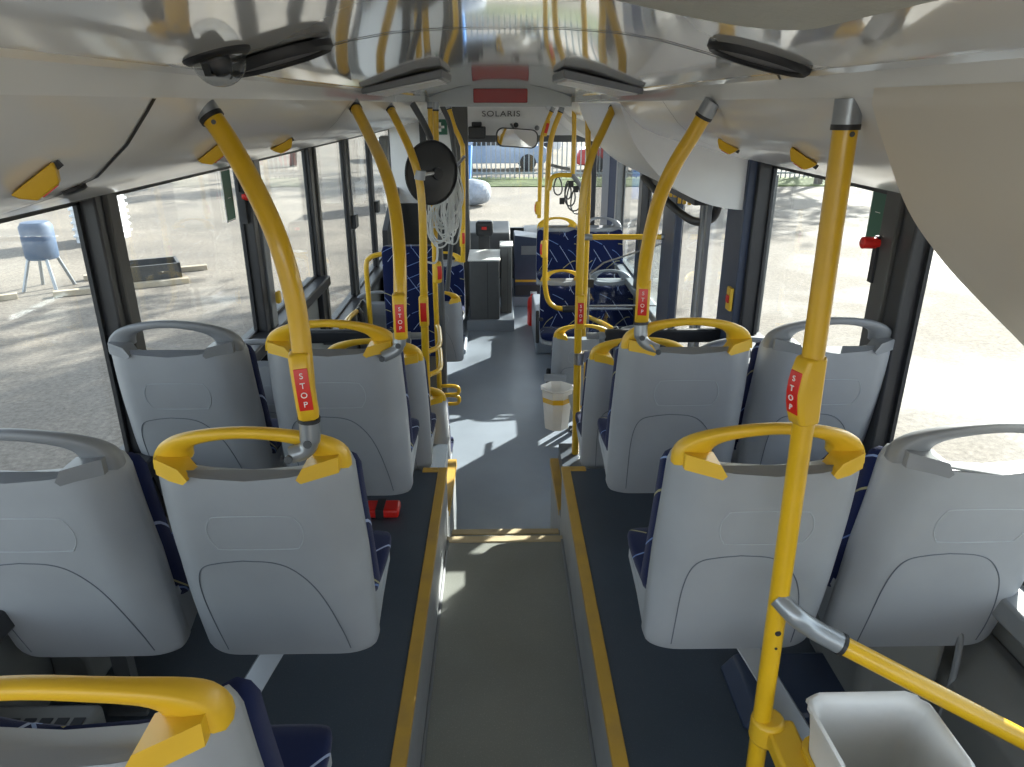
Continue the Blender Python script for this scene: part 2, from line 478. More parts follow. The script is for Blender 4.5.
for s, sn in ((-1, 'left'), (1, 'right')):
    rings = [[(s * x, y, z) for x, z in cprof] for y in (-.8, 9.3)]
    o = struct(MB().loft(rings, cap=False, close=False).build('ceiling_cove_' + sn, 'cove', angle=50))
    def cz(x, pr=cprof):
        for (a, za), (b_, zb) in zip(pr, pr[1:]):
            if a <= x <= b_: return za + (zb - za) * (x - a) / (b_ - a)
        return pr[-1][1]
    ys = (1.10, 2.55, 3.75, 4.9, 6.2) if s < 0 else (2.42, 2.55 + .9, 5.1, 6.4)
    for k, y in enumerate(ys):
        wd = .006 if (s < 0 and k == 0) else .003
        lean = .10
        r2 = [[(s * x, y + dy + lean * (x - .5), z - .002) for x, z in cprof[:-2]] for dy in (-wd, wd)]
        struct(MB().loft(r2, cap=False, close=False).build('trim_cove_seam', 'black'))
    # long soft crease
    r3 = [[(s * x, y, cz(x) - .0012) for x in (.80, .803)] for y in (-.8, 9.3)]
    struct(MB().loft(r3, cap=False, close=False).build('trim_cove_line', 'mgrey'))

# front end: windscreen, header panel, sills
YF = 9.35
B = MB(); B.box(-1.15, 1.15, YF, YF + .006, .74, 1.86); struct(B.build('window_windscreen', 'glass', smooth=False))
B = MB(); B.box(-1.2, 1.2, 9.0, 9.06, 1.90, 2.42); struct(B.build('wall_front_header', 'white', smooth=False))
B = MB(); B.box(-1.2, 1.2, 9.06, YF + .03, 1.82, 1.90); struct(B.build('trim_windscreen_head', 'dgrey', bevel=.01))
B = MB(); B.box(-1.2, 1.2, YF + .01, YF + .06, -.06, .76); struct(B.build('wall_front', 'dgrey', smooth=False))
B = MB(); B.box(1.08, 1.2, YF - .12, YF + .06, 0, 1.95); B.box(-1.2, -1.08, YF - .12, YF + .06, 0, 1.95); struct(B.build('trim_front_corner', 'frame', bevel=.01))
# glass of the middle door and front door
def door(name, y0, y1, swing=0):
    o = empty(name, (XW, y0, 0)); o['kind'] = 'structure'
    B = MB(); t = .05
    yw = y1 - y0
    for z0, z1 in ((.02, .09), (1.84, 1.92)): B.box(-.02, .02, 0, yw, z0, z1)
    for a in (0, yw / 2 - .055, yw / 2 + .005, yw - t): B.box(-.022, .022, a, a + t, .02, 1.92)
    B.build('door_frame', 'frame', o, bevel=.005)
    for a, c_ in ((t, yw / 2 - .055), (yw / 2 + .055, yw - t)):
        B = MB(); B.box(-.003, .003, a, c_, .09, 1.84); B.build('door_pane', 'glass', o)
    return o
door('door_1', 3.63, 4.87)
for y, nm in ((3.72, 'door_handle'),):
    pass
# cream / white overhead covers
def cover(name, s, y0, y1, pr, m, crease=None):
    pts = catmull([(x, 0, z) for x, z in pr], 6); ring = [(p.x, p.z) for p in pts] + [(1.19, pts[-1].z), (1.19, 2.02), (.9, 2.10), (.50, 2.27)]
    ys = [y0, y0 + .012, y1 - .012, y1]
    rings = [[(s * x, y, z) for x, z in ring] for y in ys]
    return MB().loft(rings).build(name, m, angle=40)
pr_near = [(.500, 2.250), (.525, 2.20), (.58, 2.105), (.648, 2.03), (.722, 1.965), (.80, 1.90), (.87, 1.84), (.96, 1.775), (1.06, 1.72), (1.16, 1.70)]
struct(cover('ceiling_cover_near', 1, -.75, 1.06, pr_near, 'cream'))
pr_mid = [(.505, 2.250), (.53, 2.19), (.57, 2.10), (.63, 2.02), (.71, 1.94), (.80, 1.88), (.90, 1.835), (1.0, 1.81), (1.1, 1.80), (1.165, 1.80)]
struct(cover('ceiling_cover_door', 1, 3.30, 5.02, pr_mid, 'white'))
pr_far = [(.505, 2.250), (.56, 2.16), (.66, 2.06), (.78, 1.97), (.92, 1.90), (1.05, 1.87), (1.165, 1.86)]
struct(cover('ceiling_cover_front', 1, 6.9, 8.7, pr_far, 'white'))
# striped rubber brush and hose under the middle cover
B = MB()
for k in range(9):
    y = 4.75 - k * .11; B.box(.985, 1.0, y, y + .022, 1.73 + .01 * (k % 3), 1.82)
struct(B.build('trim_door_seal_fringe', 'yplast'))
B = MB(); B.tube(catmull([(.93, 4.85, 1.80), (.97, 4.4, 1.72), (1.03, 3.95, 1.66), (1.07, 3.72, 1.70), (1.08, 3.64, 1.79)], 6), .022)
B.box(.95, 1.1, 3.62, 4.8, 1.78, 1.83)
struct(B.build('trim_door_mechanism', 'black'))
for y in (3.66, 3.74):
    B = MB(); B.box(1.03, 1.055, y, y + .04, .05, 1.78); struct(B.build('trim_door_rod', 'frameg', bevel=.004))
B = MB(); B.box(1.04, 1.09, 4.36, 4.60, .05, 1.80); struct(B.build('door_2', 'navy', bevel=.01))

# ================================================================== SEATS
def smooth_rect(w, d, n, k=5.0, y0=0):
    """closed super-ellipse section, half sizes w, d"""
    out = []
    for i in range(n):
        a = 2 * math.pi * i / n
        c, s = math.cos(a), math.sin(a)
        out.append((w * math.copysign(abs(c) ** (2 / k), c), y0 + d * math.copysign(abs(s) ** (2 / k), s)))
    return out

def yback(z):      # back face of the shell, origin at its top; z above the seat's floor
    t = (z - .24) / .56
    return .125 * (1 - t) ** 1.25 - .012 * math.sin(math.pi * max(0, min(1, t)))

def halfw(z):
    t = (z - .24) / .56
    w_ = .2005 + .005 * math.sin(math.pi * min(1, t * 1.1)) - .004 * t
    if t > .92: w_ -= .020 * ((t - .92) / .08) ** 2
    if t < .04: w_ -= .006 * ((.04 - t) / .04) ** 2
    return w_

def shell_mesh():
    B = MB(); rings = []; n = 48
    zs = [.24, .246, .26] + [.26 + i * .028 for i in range(1, 19)] + [.78, .792, .799, .80]
    for i, z in enumerate(zs):
        w_ = halfw(z); d = .030
        if i == 0: w_ -= .006; d = .020
        if i == 1: w_ -= .002; d = .027
        if i == len(zs) - 1: d = .012
        if i == len(zs) - 2: d = .02
        ring = []
        for (x, y) in smooth_rect(w_, d, n, 5.5):
            u = abs(x) / max(w_, .01)
            wrap = .055 * max(0, (u - .62) / .38) ** 2.2 * min(1, .35 + (z - .24) * 2.2)
            dip = 0
            if z > .70: dip = .030 * (z - .70) / .10 * max(0, 1 - (x / .155) ** 2) ** .8
            ring.append((x, yback(z) + d + y + wrap, z - dip))
        rings.append(ring)
    B.loft(rings); return B

def pad_mesh():
    B = MB(); rings = []; n = 40
    zs = [.34, .355, .38] + [.38 + .03 * i for i in range(1, 12)] + [.735, .757, .768]
    for i, z in enumerate(zs):
        w_ = halfw(z) + .001; d = .028
        if i in (0, len(zs) - 1): d = .010; w_ -= .02
        if i in (1, len(zs) - 2): d = .020; w_ -= .007
        ring = []
        for (x, y) in smooth_rect(w_, d, n, 4.5):
            u = abs(x) / max(w_, .01)
            ring.append((x, yback(z) + .088 + y + .045 * max(0, (u - .6) / .4) ** 2, z - (.045 * (z - .6) / .165 if z > .6 else 0) * max(0, 1 - (x / .16) ** 2)))
        rings.append(ring)
    B.loft(rings); return B

def cushion_mesh(bottom=False):
    B = MB(); rings = []
    ys = [.14, .16, .19, .24, .29, .34, .38, .405, .425, .435]
    for i, y in enumerate(ys):
        t = (y - .14) / .295
        w_ = .192 + .015 * math.sin(min(1, t * 1.3) * R90); zc = .350 + .004 * t; d = .033
        if i == 0: d = .015; w_ -= .02
        if i == len(ys) - 1: d = .012; w_ -= .028; zc -= .018
        if i == len(ys) - 2: d = .025; w_ -= .01; zc -= .008
        if i == len(ys) - 3: w_ -= .003; zc -= .002
        ring = []
        for (x, z) in smooth_rect(w_, d, 32, 3.6):
            u = abs(x) / w_
            if bottom: ring.append((x * .97, y - .01, zc - .038 + z * .62 - .02 * (1 - t) + .012 * u * u))
            else: ring.append((x, y, zc + .012 + z + .010 * u * u))
        rings.append(ring)
    B.loft(rings); return B

def arch_handle():
    """crescent grab handle over the back, prongs hooking down inside"""
    B = MB(); n = 28; R = []
    for k in range(n + 1):
        a = math.pi * k / n
        xo = -.196 * math.cos(a); zo = .772 + .102 * math.sin(a) ** .80
        xi = -.120 * math.cos(a); zi = .792 + .061 * math.sin(a) ** .85
        R.append(((xo, zo), (xi, zi)))
    secs = []
    for (o_, i_) in R:
        ring = []
        mx, mz = (o_[0] + i_[0]) / 2, (o_[1] + i_[1]) / 2
        hx, hz = (o_[0] - i_[0]) / 2, (o_[1] - i_[1]) / 2
        ee = (abs(mx) / .156) ** 3; yb = .024 + .040 * ee
        for j in range(12):
            t = 2 * math.pi * j / 12
            c = math.copysign(abs(math.cos(t)) ** .65, math.cos(t)); s_ = math.copysign(abs(math.sin(t)) ** .65, math.sin(t))
            ring.append((mx + hx * c, yb + (.0125 + .014 * ee) * s_, mz + hz * c))
        secs.append(ring)
    B.loft(secs)
    for s in (-1, 1):       # prongs and shoulder wraps
        B.loft([[(s * x, y0 + .055 * max(0, (x / .19 - .62) / .38) ** 2.2, z) for x, z in ((.178, .808), (.118, .803), (.103, .778), (.112, .770), (.138, .777), (.178, .774))] for y0 in (-.012, -.007, .045)])
    return B

def surf_tube(B, pts, r=.0015):
    P = catmull([(x, 0, z) for x, z in pts], 6)
    B.tube([(p.x, yback(p.z) - .0002 + .055 * max(0, (abs(p.x) / halfw(p.z) - .62) / .38) ** 2.2, p.z) for p in P], r, n=6)

def make_seat(handle, name='passenger_seat'):
    e = empty(name, (0, 0, 0))
    sh = shell_mesh().build('backrest_shell', 'shell', e, angle=60)
    g = MB()
    x0, x1, z0, z1, r = -.095, .095, .60, .685, .03
    pts = [(x0, z0 + r), (x0, z1 - r), (x0 + .01, z1 - .008), (x0 + r, z1), (x1 - r, z1), (x1 - .01, z1 - .008), (x1, z1 - r), (x1, z0 + r), (x1 - .01, z0 + .008), (x1 - r, z0), (x0 + r, z0), (x0 + .01, z0 + .008), (x0, z0 + r)]
    surf_tube(g, pts, .0013)
    g.build('embossed_panel', 'shelllt', sh)
    g = MB()
    surf_tube(g, [(-.142, .262), (-.146, .36), (-.148, .45), (-.142, .515), (-.125, .55), (-.09, .562), (-.04, .568)], .0013)
    surf_tube(g, [(.142, .262), (.135, .33), (.118, .42), (.095, .49), (.06, .54), (.02, .562), (-.04, .568)], .0013)
    g.build('embossed_line', 'grooved', sh)
    pad_mesh().build('back_cushion', 'fabric', e, angle=60)
    cushion_mesh().build('seat_cushion', 'fabric', e, angle=60)
    pn = cushion_mesh(True)
    for s in (-1, 1):   # cheeks joining back and pan
        pn.prism([(.150, .262), (.170, .250), (.28, .285), (.41, .305), (.41, .33), (.18, .40), (.15, .40)], 'x', s * .190 - .006, s * .190 + .006)
    pn.build('seat_pan', 'shelllt', e, angle=50)
    arch_handle().build('grab_handle', handle, e, angle=60)
    kids_of[e.name] = kids(e)
    for k in kids_of[e.name]: kids_of[k.name] = kids(k)
    return e

seatY = make_seat('yplast'); seatG = make_seat('grey'); used = set()
def place(kind, x, y, z, label, group, rz=0):
    p = seatY if kind == 'y' else seatG
    if kind in used: o = copy_tree(p)
    else: o = p; used.add(kind)
    o.location = (x, y, z); o.rotation_euler = (0, 0, rz)
    tag(o, label, 'seat', group)
    return o
IN, OUT = .512, .968
YA, YB, YC, YDr = .58, 1.235, 1.97, 2.64
place('y', -.53, YA + .01, ZP, 'nearest left grey seat at the bottom corner with yellow top handle', None)
place('g', -OUT, YB, ZP, 'grey-handled seat at the left window, nearest the camera', None)
place('y', -IN, YB, ZP, 'yellow-handled seat beside the left aisle edge, nearer of the upper podium two', None)
place('y', .525, YB, ZP, 'yellow-handled seat behind the straight near yellow pole, right of aisle', None)
place('g', .968, YB, ZP, 'grey-handled seat at the right window, nearest the camera', None)
place('g', -OUT, YC, ZP, 'grey-handled seat at the left window in the second full row', None)
place('y', -IN - .0, YC, ZP, 'yellow-handled seat left of the aisle in the second row, with small red box below', None)
place('y', .54, YC, ZP, 'yellow-handled seat right of the aisle in the second full row', None)
place('g', .968, YC, ZP, 'grey-handled seat at the right window in the second full row', None)
place('g', -.945, YDr, ZD, 'grey-handled seat at left window, mostly hidden behind the second row', None)
place('y', -.515, YDr, ZD, 'yellow-handled seat left of aisle, third row, only a sliver beside the second row', None)
place('y', .535, YDr, ZD, 'yellow-handled seat right of aisle, third row, half hidden behind the second row', None)
place('g', .965, YDr, ZD, 'grey-handled seat at right window, mostly hidden in third row', None)
place('y', -.500, 3.50, 0, 'low light grey seat by the yellow ladder rail, its inner edge showing left of aisle', None)
place('y', .545, 4.60, 0, 'light grey seat behind the small white bin, yellow top handle, right of aisle', None)
place('g', .968, 4.60, 0, 'grey-handled seat seen behind the black bar on the right', None)
place('y', -.52, 5.55, 0, 'light grey seat left of the aisle in front of the far navy seat', None)
place('g', -.965, 5.55, 0, 'grey-handled seat by left window beside the yellow loop rail', None)
place('y', .545, 6.35, 0, 'navy-fronted seat facing the camera with yellow handle, nearer and lower of two right of aisle', None, rz=math.pi)
place('g', .968, 6.35, 0, 'navy-fronted seat facing the camera behind the clear screen', None, rz=math.pi)
place('y', .545, 7.05, .36, 'navy-fronted seat facing the camera with yellow handle, higher and farther, beside the windscreen', None, rz=math.pi)
place('g', .968, 7.05, .36, 'navy-fronted seat with pale grey handle above the yellow cross bar, far right', None, rz=math.pi)
place('y', -.55, 6.9, .06, 'far navy-fronted seat facing the camera under the white cables, left of aisle', None, rz=math.pi)
B = MB(); B.box(.33, XW, 6.55, 7.5, 0, .36); struct(B.build('floor_wheel_arch_right', 'low', bevel=.02))
B = MB(); B.box(-XW, -.34, 6.55, 7.2, 0, .06); struct(B.build('floor_wheel_arch_left', 'low', bevel=.02))

# mounting rails and legs, parts of the seats they carry
def mount(o, s, outer, diag=False):
    x, y, z = o.location; k = 1 if abs(o.rotation_euler.z) < .1 else -1      # local +x to the right or, turned round, to the left
    wall = abs(s * XW - x)
    a, c_ = (-.16, wall - .002) if outer else (-.16, .225)
    d = s * k
    B = MB()
    for y0, zz in ((.20, .262), (.34, .280)): B.box(min(a * d, c_ * d), max(a * d, c_ * d), y0, y0 + .035, zz, zz + .03)
    B.build('mounting_rail', 'dgrey', o, bevel=.004)
    B = MB()
    if diag:
        x1, x2 = d * .02, d * .20
        B.loft([[(x1 - .03, .20, .27), (x1 + .03, .20, .27), (x1 + .03, .215, .27), (x1 - .03, .215, .27)],
                [(x2 - .03, .0, .01), (x2 + .03, .0, .01), (x2 + .03, .015, .01), (x2 - .03, .015, .01)]])
        B.box(x2 - .045, x2 + .045, -.03, .05, .0005, .012)
        B.build('diagonal_leg', 'greymetal', o, bevel=.003)
    else:
        B.box(-.02, .02, .20, .23, .0005, .27); B.box(-.05, .05, .18, .28, .0005, .012)
        B.build('leg', 'dgrey', o)
for o in [q for q in list(bpy.data.objects) if q.get('category') == 'seat']:
    x, y, z = o.location; mount(o, 1 if x > 0 else -1, abs(x) > .8, diag=(abs(x) < .8 and y < 3))
seats = {(round(q.location.x, 2), round(q.location.y, 2)): q for q in bpy.data.objects if q.get('category') == 'seat'}

# ================================================================== POLES
def stop_button(parent, p, up, face, r=.018, L=.066, wide=.019, txt=True, bulge=.010):
    """yellow housing clamped round the tube with a red plate that reads STOP down it"""
    e = bpy.data.objects.new('stop_button', None)
    up = Vector(up).normalized(); f = Vector(face); f = (f - up * f.dot(up)).normalized(); x = up.cross(f)  # text runs in x / up
    # local frame: X = reading right (as seen from the face), Y = up, Z = out of face
    Mx = Matrix((x, up, f)).transposed()
    B = MB(); rings = []
    for t in [-1, -.94, -.6, 0, .6, .94, 1]:
        k = 1 - .35 * (abs(t) > .97); w_ = wide * k
        zz = (.0205 if abs(t) < .95 else .018) + bulge * (1 - t * t)
        rings.append([(a, t * L, b_) for a, b_ in ((-w_, -.012), (-w_, zz * .7), (-w_ * .7, zz), (w_ * .7, zz), (w_, zz * .7), (w_, -.012), (w_ * .7, -.0195), (-w_ * .7, -.0195))])
    B.loft(rings)
    h = B.build('stop_button', 'yplast', parent, bevel=.002)
    h.matrix_local = Matrix.Translation(Vector(p)) @ Mx.to_4x4()
    B = MB(); rr = []
    for t in (-.62, -.3, 0, .3, .62):
        zz = .0215 + bulge * (1 - t * t)
        rr.append([(-wide * .66, t * L, zz), (wide * .66, t * L, zz), (wide * .66, t * L, zz - .006), (-wide * .66, t * L, zz - .006)])
    B.loft(rr); B.build('red_plate', 'red', h, bevel=.001)
    if txt:
        for k, ch in enumerate('STOP'):
            tt = .42 - .28 * k
            text(ch, L * .235, 'wtext', h, loc=(0, tt * L, .0223 + bulge * (1 - tt * tt)))
    return h

def pole(name, pts, label, r=.0185, m='yellow', socket=True, elbow=None, stop=None, bolts=True, cat='pole'):
    """pts from ceiling to foot (world)"""
    p0 = Vector(pts[-1]); e = empty(name, p0, label=label, cat=cat)
    P = [p - p0 for p in catmull(pts, 8)]
    if socket:
        d = (P[1] - P[0]).normalized()
        B = MB(); B.tube([P[0] - d * .008, P[0] + d * .028], r * 1.12, n=18); B.build('ceiling_socket', 'greymetal', e)
        B = MB(); B.tube([P[0] + d * .028, P[0] + d * .036], r * 1.16, n=18); B.build('rubber_ring', 'black', e)
        P = [P[0] + d * .03] + [q for q in P[1:] if (q - P[0]).dot(d) > .035]
    B = MB(); B.tube(P, r, n=20); B.build('tube', m, e, angle=60)
    if bolts:
        q = P[1]; B = MB(); d = Vector((.15, -1, .15)).normalized(); B.tube([q + d * r * .95, q + d * (r + .002)], .004, n=10); B.build('bolt', 'dgrey', e)
    if elbow:
        E = [Vector(q) - p0 for q in elbow]
        B = MB(); B.tube(catmull(E, 6), [.0195] * 7 + [.017] * (len(catmull(E, 6)) - 7), n=16)
        B.build('elbow_joint', 'greymetal', e)
        B = MB()
        for q in (E[1], E[-1]): B.tube([q + Vector((0, -.016, 0)), q + Vector((0, -.022, 0))], .008, n=12)
        B.build('bolt', 'dgrey', e)
        B = MB(); d = (E[1] - E[0]).normalized(); B.tube([E[0] - d * .004, E[0] + d * .004], r * 1.15, n=18); B.build('rubber_ring', 'black', e)
    if stop:
        for st in (stop if isinstance(stop, list) else [stop]):
            stop_button(e, Vector(st[0]) - p0, st[1], st[2], **(st[3] if len(st) > 3 else {}))
    return e

# nearest left pole: curved, ends in an elbow on the seat shoulder
yb = 1.255
pts = [at(200, 101, 1.33), at(226, 138, 1.32), at(253, 185, 1.29), at(276, 235, 1.265), at(291, 283, 1.26), at(299, 325, 1.26), at(303, 362, 1.255), at(308, 418, 1.25)]
pole('curved_grab_pole', pts, 'near left yellow pole curving down from ceiling to the seat shoulder', r=.0185,
     elbow=[at(309, 419, 1.25), at(310, 440, 1.25), at(305, 450, 1.25), at(291, 455, 1.245)],
     stop=(at(304, 385, 1.25), (-.05, 0, 1), (.2, -1, .3)))
# nearest right pole: almost straight, with side stop button
top = (.505, 1.14, 2.249); bot = (.526, 1.13, ZP)
def lin(a, b_, t): return tuple(a[i] + (b_[i] - a[i]) * t for i in range(3))
pr = pole('straight_pole', [top, lin(top, bot, .25), lin(top, bot, .6), bot], 'near right straight yellow pole from ceiling past the bin to the podium', r=.0185,
          stop=(lin(top, bot, .315), (-.03, 0, 1), (-1, -.35, .05), dict(L=.062, bulge=.014, wide=.020)))
B = MB()
for t in (.66, .685): q = Vector(lin(top, bot, t)); B.tube([q + Vector((0, -.016, 0)), q + Vector((0, -.0195, 0))], .006 if t < .67 else .003, n=10)
o = B.build('bolt', 'black'); o.parent = pr; o.location = -Vector(bot)
B = MB(); B.lathe([(.036, 0), (.036, .008), (.024, .016), (.022, .04)], (0, 0, 0)); B.build('foot_flange', 'yellow', pr)
# handrail from it to the wall
rs = (.527, 1.118, 1.335); re_ = (1.13, .93, 1.075)
e = empty('handrail', rs, label='yellow handrail sloping from grey elbow on the near right pole over the bin', cat='handrail')
o0 = Vector(rs)
B = MB(); q1 = Vector(lin(rs, re_, .17)) - o0; q2 = Vector(re_) - o0
B.tube([q1, q2], .0185, n=18); B.build('tube', 'yellow', e)
B = MB(); B.tube(catmull([(-.012, .012, .03), (.01, -.012, .012), (.045, -.018, -.015), tuple(q1)], 6), [.019] * 6 + [.020] * 13, n=16); B.build('elbow_joint', 'greymetal', e)
B = MB(); d = q2.normalized(); B.tube([q1 - d * .003, q1 + d * .004], .022, n=16); B.build('rubber_ring', 'black', e)
B = MB(); B.lathe([(.04, 0), (.035, .03)], tuple(q2), axis='x'); B.build('wall_flange', 'yellow', e)

# second-row poles
pts = [at(353, 103, 2.66), at(368, 133, 2.53), at(383, 165, 2.32), at(393, 198, 2.20), at(398, 235, 2.10), at(400, 272, 2.03), at(400, 331, 1.99)]
pole('curved_grab_pole', pts, 'second left curved yellow pole ending on the second row seat shoulder', r=.019,
     elbow=[at(400, 331, 1.99), at(399, 344, 1.985), at(395, 351, 1.98), at(383, 357, 1.975)], stop=(at(400, 316, 1.985), (0, 0, 1), (.12, -1, .3)))
pts = [at(711, 104, 1.86), at(694, 133, 1.88), at(674, 166, 1.90), at(659, 200, 1.93), at(649, 240, 1.96), at(644, 275, 1.98), at(641, 323, 1.99)]
pole('curved_grab_pole', pts, 'right curved yellow pole ending on the second row seat shoulder', r=.019,
     elbow=[at(641, 323, 1.99), at(641, 336, 1.985), at(646, 344, 1.98), at(657, 350, 1.975)], stop=(at(643, 300, 1.99), (0, 0, 1), (-.22, -1, .3), dict(wide=.0195, L=.062)))
# third poles on the low podium, curving to the ceiling
pts = [at(388, 104, 3.56), at(401, 130, 3.48), at(412, 155, 3.42), at(420, 185, 3.41), at(423, 230, 3.40), at(424, 300, 3.40), (at(424, 300, 3.40)[0] - .012, 3.40, ZD)]
p3l = pole('curved_grab_pole', pts, 'tall curved yellow pole left of the aisle that carries the black disc', r=.0185, stop=(at(424, 311, 3.385), (0, 0, 1), (.0, -1, .2), dict(L=.075, wide=.022, txt=False)))
pts = [at(615, 104, 3.60), at(604, 128, 3.5), at(592, 155, 3.42), at(584, 190, 3.41), at(581, 235, 3.40), at(579, 300, 3.40), (at(579, 300, 3.40)[0] + .008, 3.40, ZD)]
p3r = pole('curved_grab_pole', pts, 'tall curved yellow pole right of the aisle behind the white bin', r=.0185, stop=(at(580, 312, 3.385), (0, 0, 1), (-.0, -1, .2), dict(L=.085, wide=.022)))
# ladder rail pole with rungs and foot loops
x4 = -.372
pts = [(-.335, 3.95, 2.25), (-.345, 3.95, 1.9), (x4, 3.95, 1.4), (x4, 3.95, .70), (x4 - .003, 3.95, 0)]
e = pole('ladder_rail_pole', pts, 'thin vertical yellow pole with short rungs and a foot loop, left of aisle', r=.0145, bolts=False, stop=(at(437, 272, 3.93), (0, 0, 1), (.7, -1, .1), dict(L=.06, wide=.02, txt=False)))
p0 = Vector(pts[-1])
for z in (at(430, 335, 3.7)[2], at(430, 357, 3.7)[2]):
    B = MB(); a = Vector((-.377, 3.42, z)); c_ = Vector((x4, 3.95, z - .02))
    B.tube(catmull([a - p0, a + Vector((.05, .1, 0)) - p0, c_ + Vector((.02, -.1, 0)) - p0, c_ - p0], 5), .013, n=10); B.build('rung', 'yellow', e)
for z in (.70, .64):
    B = MB(); q = [Vector((x4, 3.95, z)), Vector((x4 + .08, 3.95, z)), Vector((x4 + .11, 3.95, z - .012)), Vector((x4 + .11, 3.95, z - .042)), Vector((x4 + .08, 3.95, z - .054)), Vector((x4, 3.95, z - .054))]
    B.tube(catmull([p - p0 for p in q], 4), .011, n=10); B.build('foot_loop', 'yellow', e)
# grey pipes
def plain(name, pts, label, r, m, cat='pole', **k): return pole(name, pts, label, r=r, m=m, cat=cat, bolts=False, **k)
plain('curved_grey_pole', [at(412, 103, 4.4), at(424, 124, 4.4), at(432, 143, 4.38), at(437, 165, 4.3), at(438, 200, 4.2), (at(438, 200, 4.2)[0], 4.2, 0)], 'dark grey curved pole that goes behind the black disc', .0185, 'dgrey', socket=False)
plain('curved_grey_pole', [at(441, 104, 5.6), at(449, 122, 5.6), at(453, 142, 5.6), at(455, 170, 5.6), (at(455, 170, 5.6)[0] - .03, 5.6, 1.4), (-.43, 5.6, .86)], 'dark grey curved pole between the black disc and the far yellow pole', .0185, 'dgrey', socket=False)
pts = [at(448, 105, 6.6), at(454, 126, 6.6), at(461, 142, 6.6), at(463, 160, 6.6), at(463, 262, 6.6)]
plain('far_curved_pole', pts, 'far left yellow pole with bent top and clamp at the navy seat', .021, 'yellow', stop=(at(462, 238, 6.57), (0, 0, 1), (.6, -1, .1), dict(L=.08, wide=.02, txt=False)))
pts = [at(430, 103, 5.2), at(431, 140, 5.2), at(432, 200, 5.2), (at(432, 200, 5.2)[0], 5.2, 0)]
plain('straight_pole', pts, 'thin straight yellow pole seen above and below the black disc', .0175, 'yellow')
# right far poles and loop rails
pts = [at(588, 104, 4.95), at(588, 140, 4.95), at(588, 200, 4.95), (at(588, 200, 4.95)[0], 4.95, 0)]
plain('straight_pole', pts, 'straight yellow pole at the middle door right of the hanging cables', .0185, 'yellow')
V2 = pts[1]
pts = [at(562, 108, 6.0), at(553, 132, 6.0), at(549, 155, 6.0), at(547, 200, 6.0), at(545, 265, 6.0), at(545, 285, 6.0), at(548, 300, 6.0), at(555, 307, 6.0), at(563, 309, 6.0)]
plain('looped_grab_pole', pts, 'yellow pole right of windscreen whose foot bends right above the seat', .021, 'yellow', stop=(at(544, 249, 5.97), (0, 0, 1), (-.9, -.5, .1), dict(L=.07, wide=.02, txt=False)))
pts = [at(553, 108, 6.9), at(544, 130, 6.9), at(541, 150, 6.9), at(539, 218, 6.9)]
plain('far_curved_pole', pts, 'farthest right yellow pole standing behind the looped pole with red button', .0185, 'yellow', stop=[(at(546, 128, 6.85), (.25, 0, 1), (.2, -1, .1), dict(L=.07, wide=.02, txt=False)), (at(538, 208, 6.87), (0, 0, 1), (-1, -.3, .1), dict(L=.06, wide=.02, txt=False))])
pts = [at(574, 104, 5.9), at(574, 140, 5.9), at(573, 170, 5.9), at(571, 175, 5.9), at(560, 175, 5.9), at(552, 178, 5.9), at(549, 190, 5.9)]
plain('hooked_grab_pole', pts, 'yellow pole with a horizontal bend at its foot beside the windscreen, right', .0175, 'yellow')
B = MB(); 
e = empty('cross_bar', (V2[0], 4.93, at(620, 237, 4.93)[2]), label='horizontal yellow bar with grey ends above the clear screen at middle door', cat='handrail')
B.tube([(.03, 0, 0), (1.10 - V2[0], 0, 0)], .0185, n=16); B.build('tube', 'yellow', e)
for x in (.0, 1.10 - V2[0]):
    B = MB(); B.tube([(x - .01, 0, 0), (x + .05, 0, 0)], .022, n=16); B.build('end_fitting', 'greymetal', e)

# yellow loop rail on the left with padded wheelchair backrest
e = empty('wheelchair_panel', (-.66, 5.22, 0), label='tall navy patterned wheelchair backrest with yellow loop rail on its left', cat='backrest')
B = MB(); rings = []
for z in [.46, .47, .50, .8, 1.1, 1.26, 1.285, 1.295]:
    k = {.46: .9, 1.295: .86, 1.285: .95}.get(z, 1); rings.append([(x, y, z) for x, y in smooth_rect(.205 * k, .035, 32, 6)])
B.loft(rings); B.build('pad', 'fabric', e)
B = MB(); B.tube(catmull([(-.10, .03, 1.22), (-.22, .03, 1.225), (-.30, .02, 1.20), (-.325, .0, 1.14), (-.325, 0, .9), (-.325, 0, .45), (-.325, 0, 0)], 6), .0185, n=14); B.build('loop_rail', 'yellow', e)
B = MB(); B.box(-.16, .16, .03, .06, .0, 1.2); B.build('mount', 'dgrey', e)
# black horizontal bars
def black_bar(x0, x1, y, z, label):
    e = empty('padded_bar', (x0, y, z), label=label, cat='bar')
    L = x1 - x0; s = 1 if L > 0 else -1
    B = MB(); a, c_ = sorted((s * .09, L)); B.box(a, c_, -.02, .02, -.034, .034); B.build('pad', 'black', e, bevel=.012, seg=3)
    B = MB(); B.tube([(0, 0, 0), (s * .1, 0, 0)], .017, n=14); B.tube([(s * .06, 0, -.01), (s * .085, 0, -.01)], .03, n=14); B.build('bracket', 'greymetal', e)
    return e
za = at(410, 337, 3.42)[2]
black_bar(-.40, -1.12, 3.44, za, 'black padded bar from left tall pole to the window')
black_bar(.42, 1.12, 3.44, at(620, 337, 3.42)[2], 'black padded bar from right tall pole to the window')
for (a, c_, lab) in ((at(558, 309, 6.0), (1.13, 6.0, at(558, 309, 6)[2]), 'thin steel rail with black sleeve under the clear screen'),):
    e = empty('steel_rail', a, label=lab, cat='rail'); d = Vector(c_) - Vector(a)
    B = MB(); B.tube([(0, 0, 0), d], .012, n=10); B.build('tube', 'steel', e)
    B = MB(); B.tube([d * .06, d * .30], .03, n=12); B.build('sleeve', 'black', e)
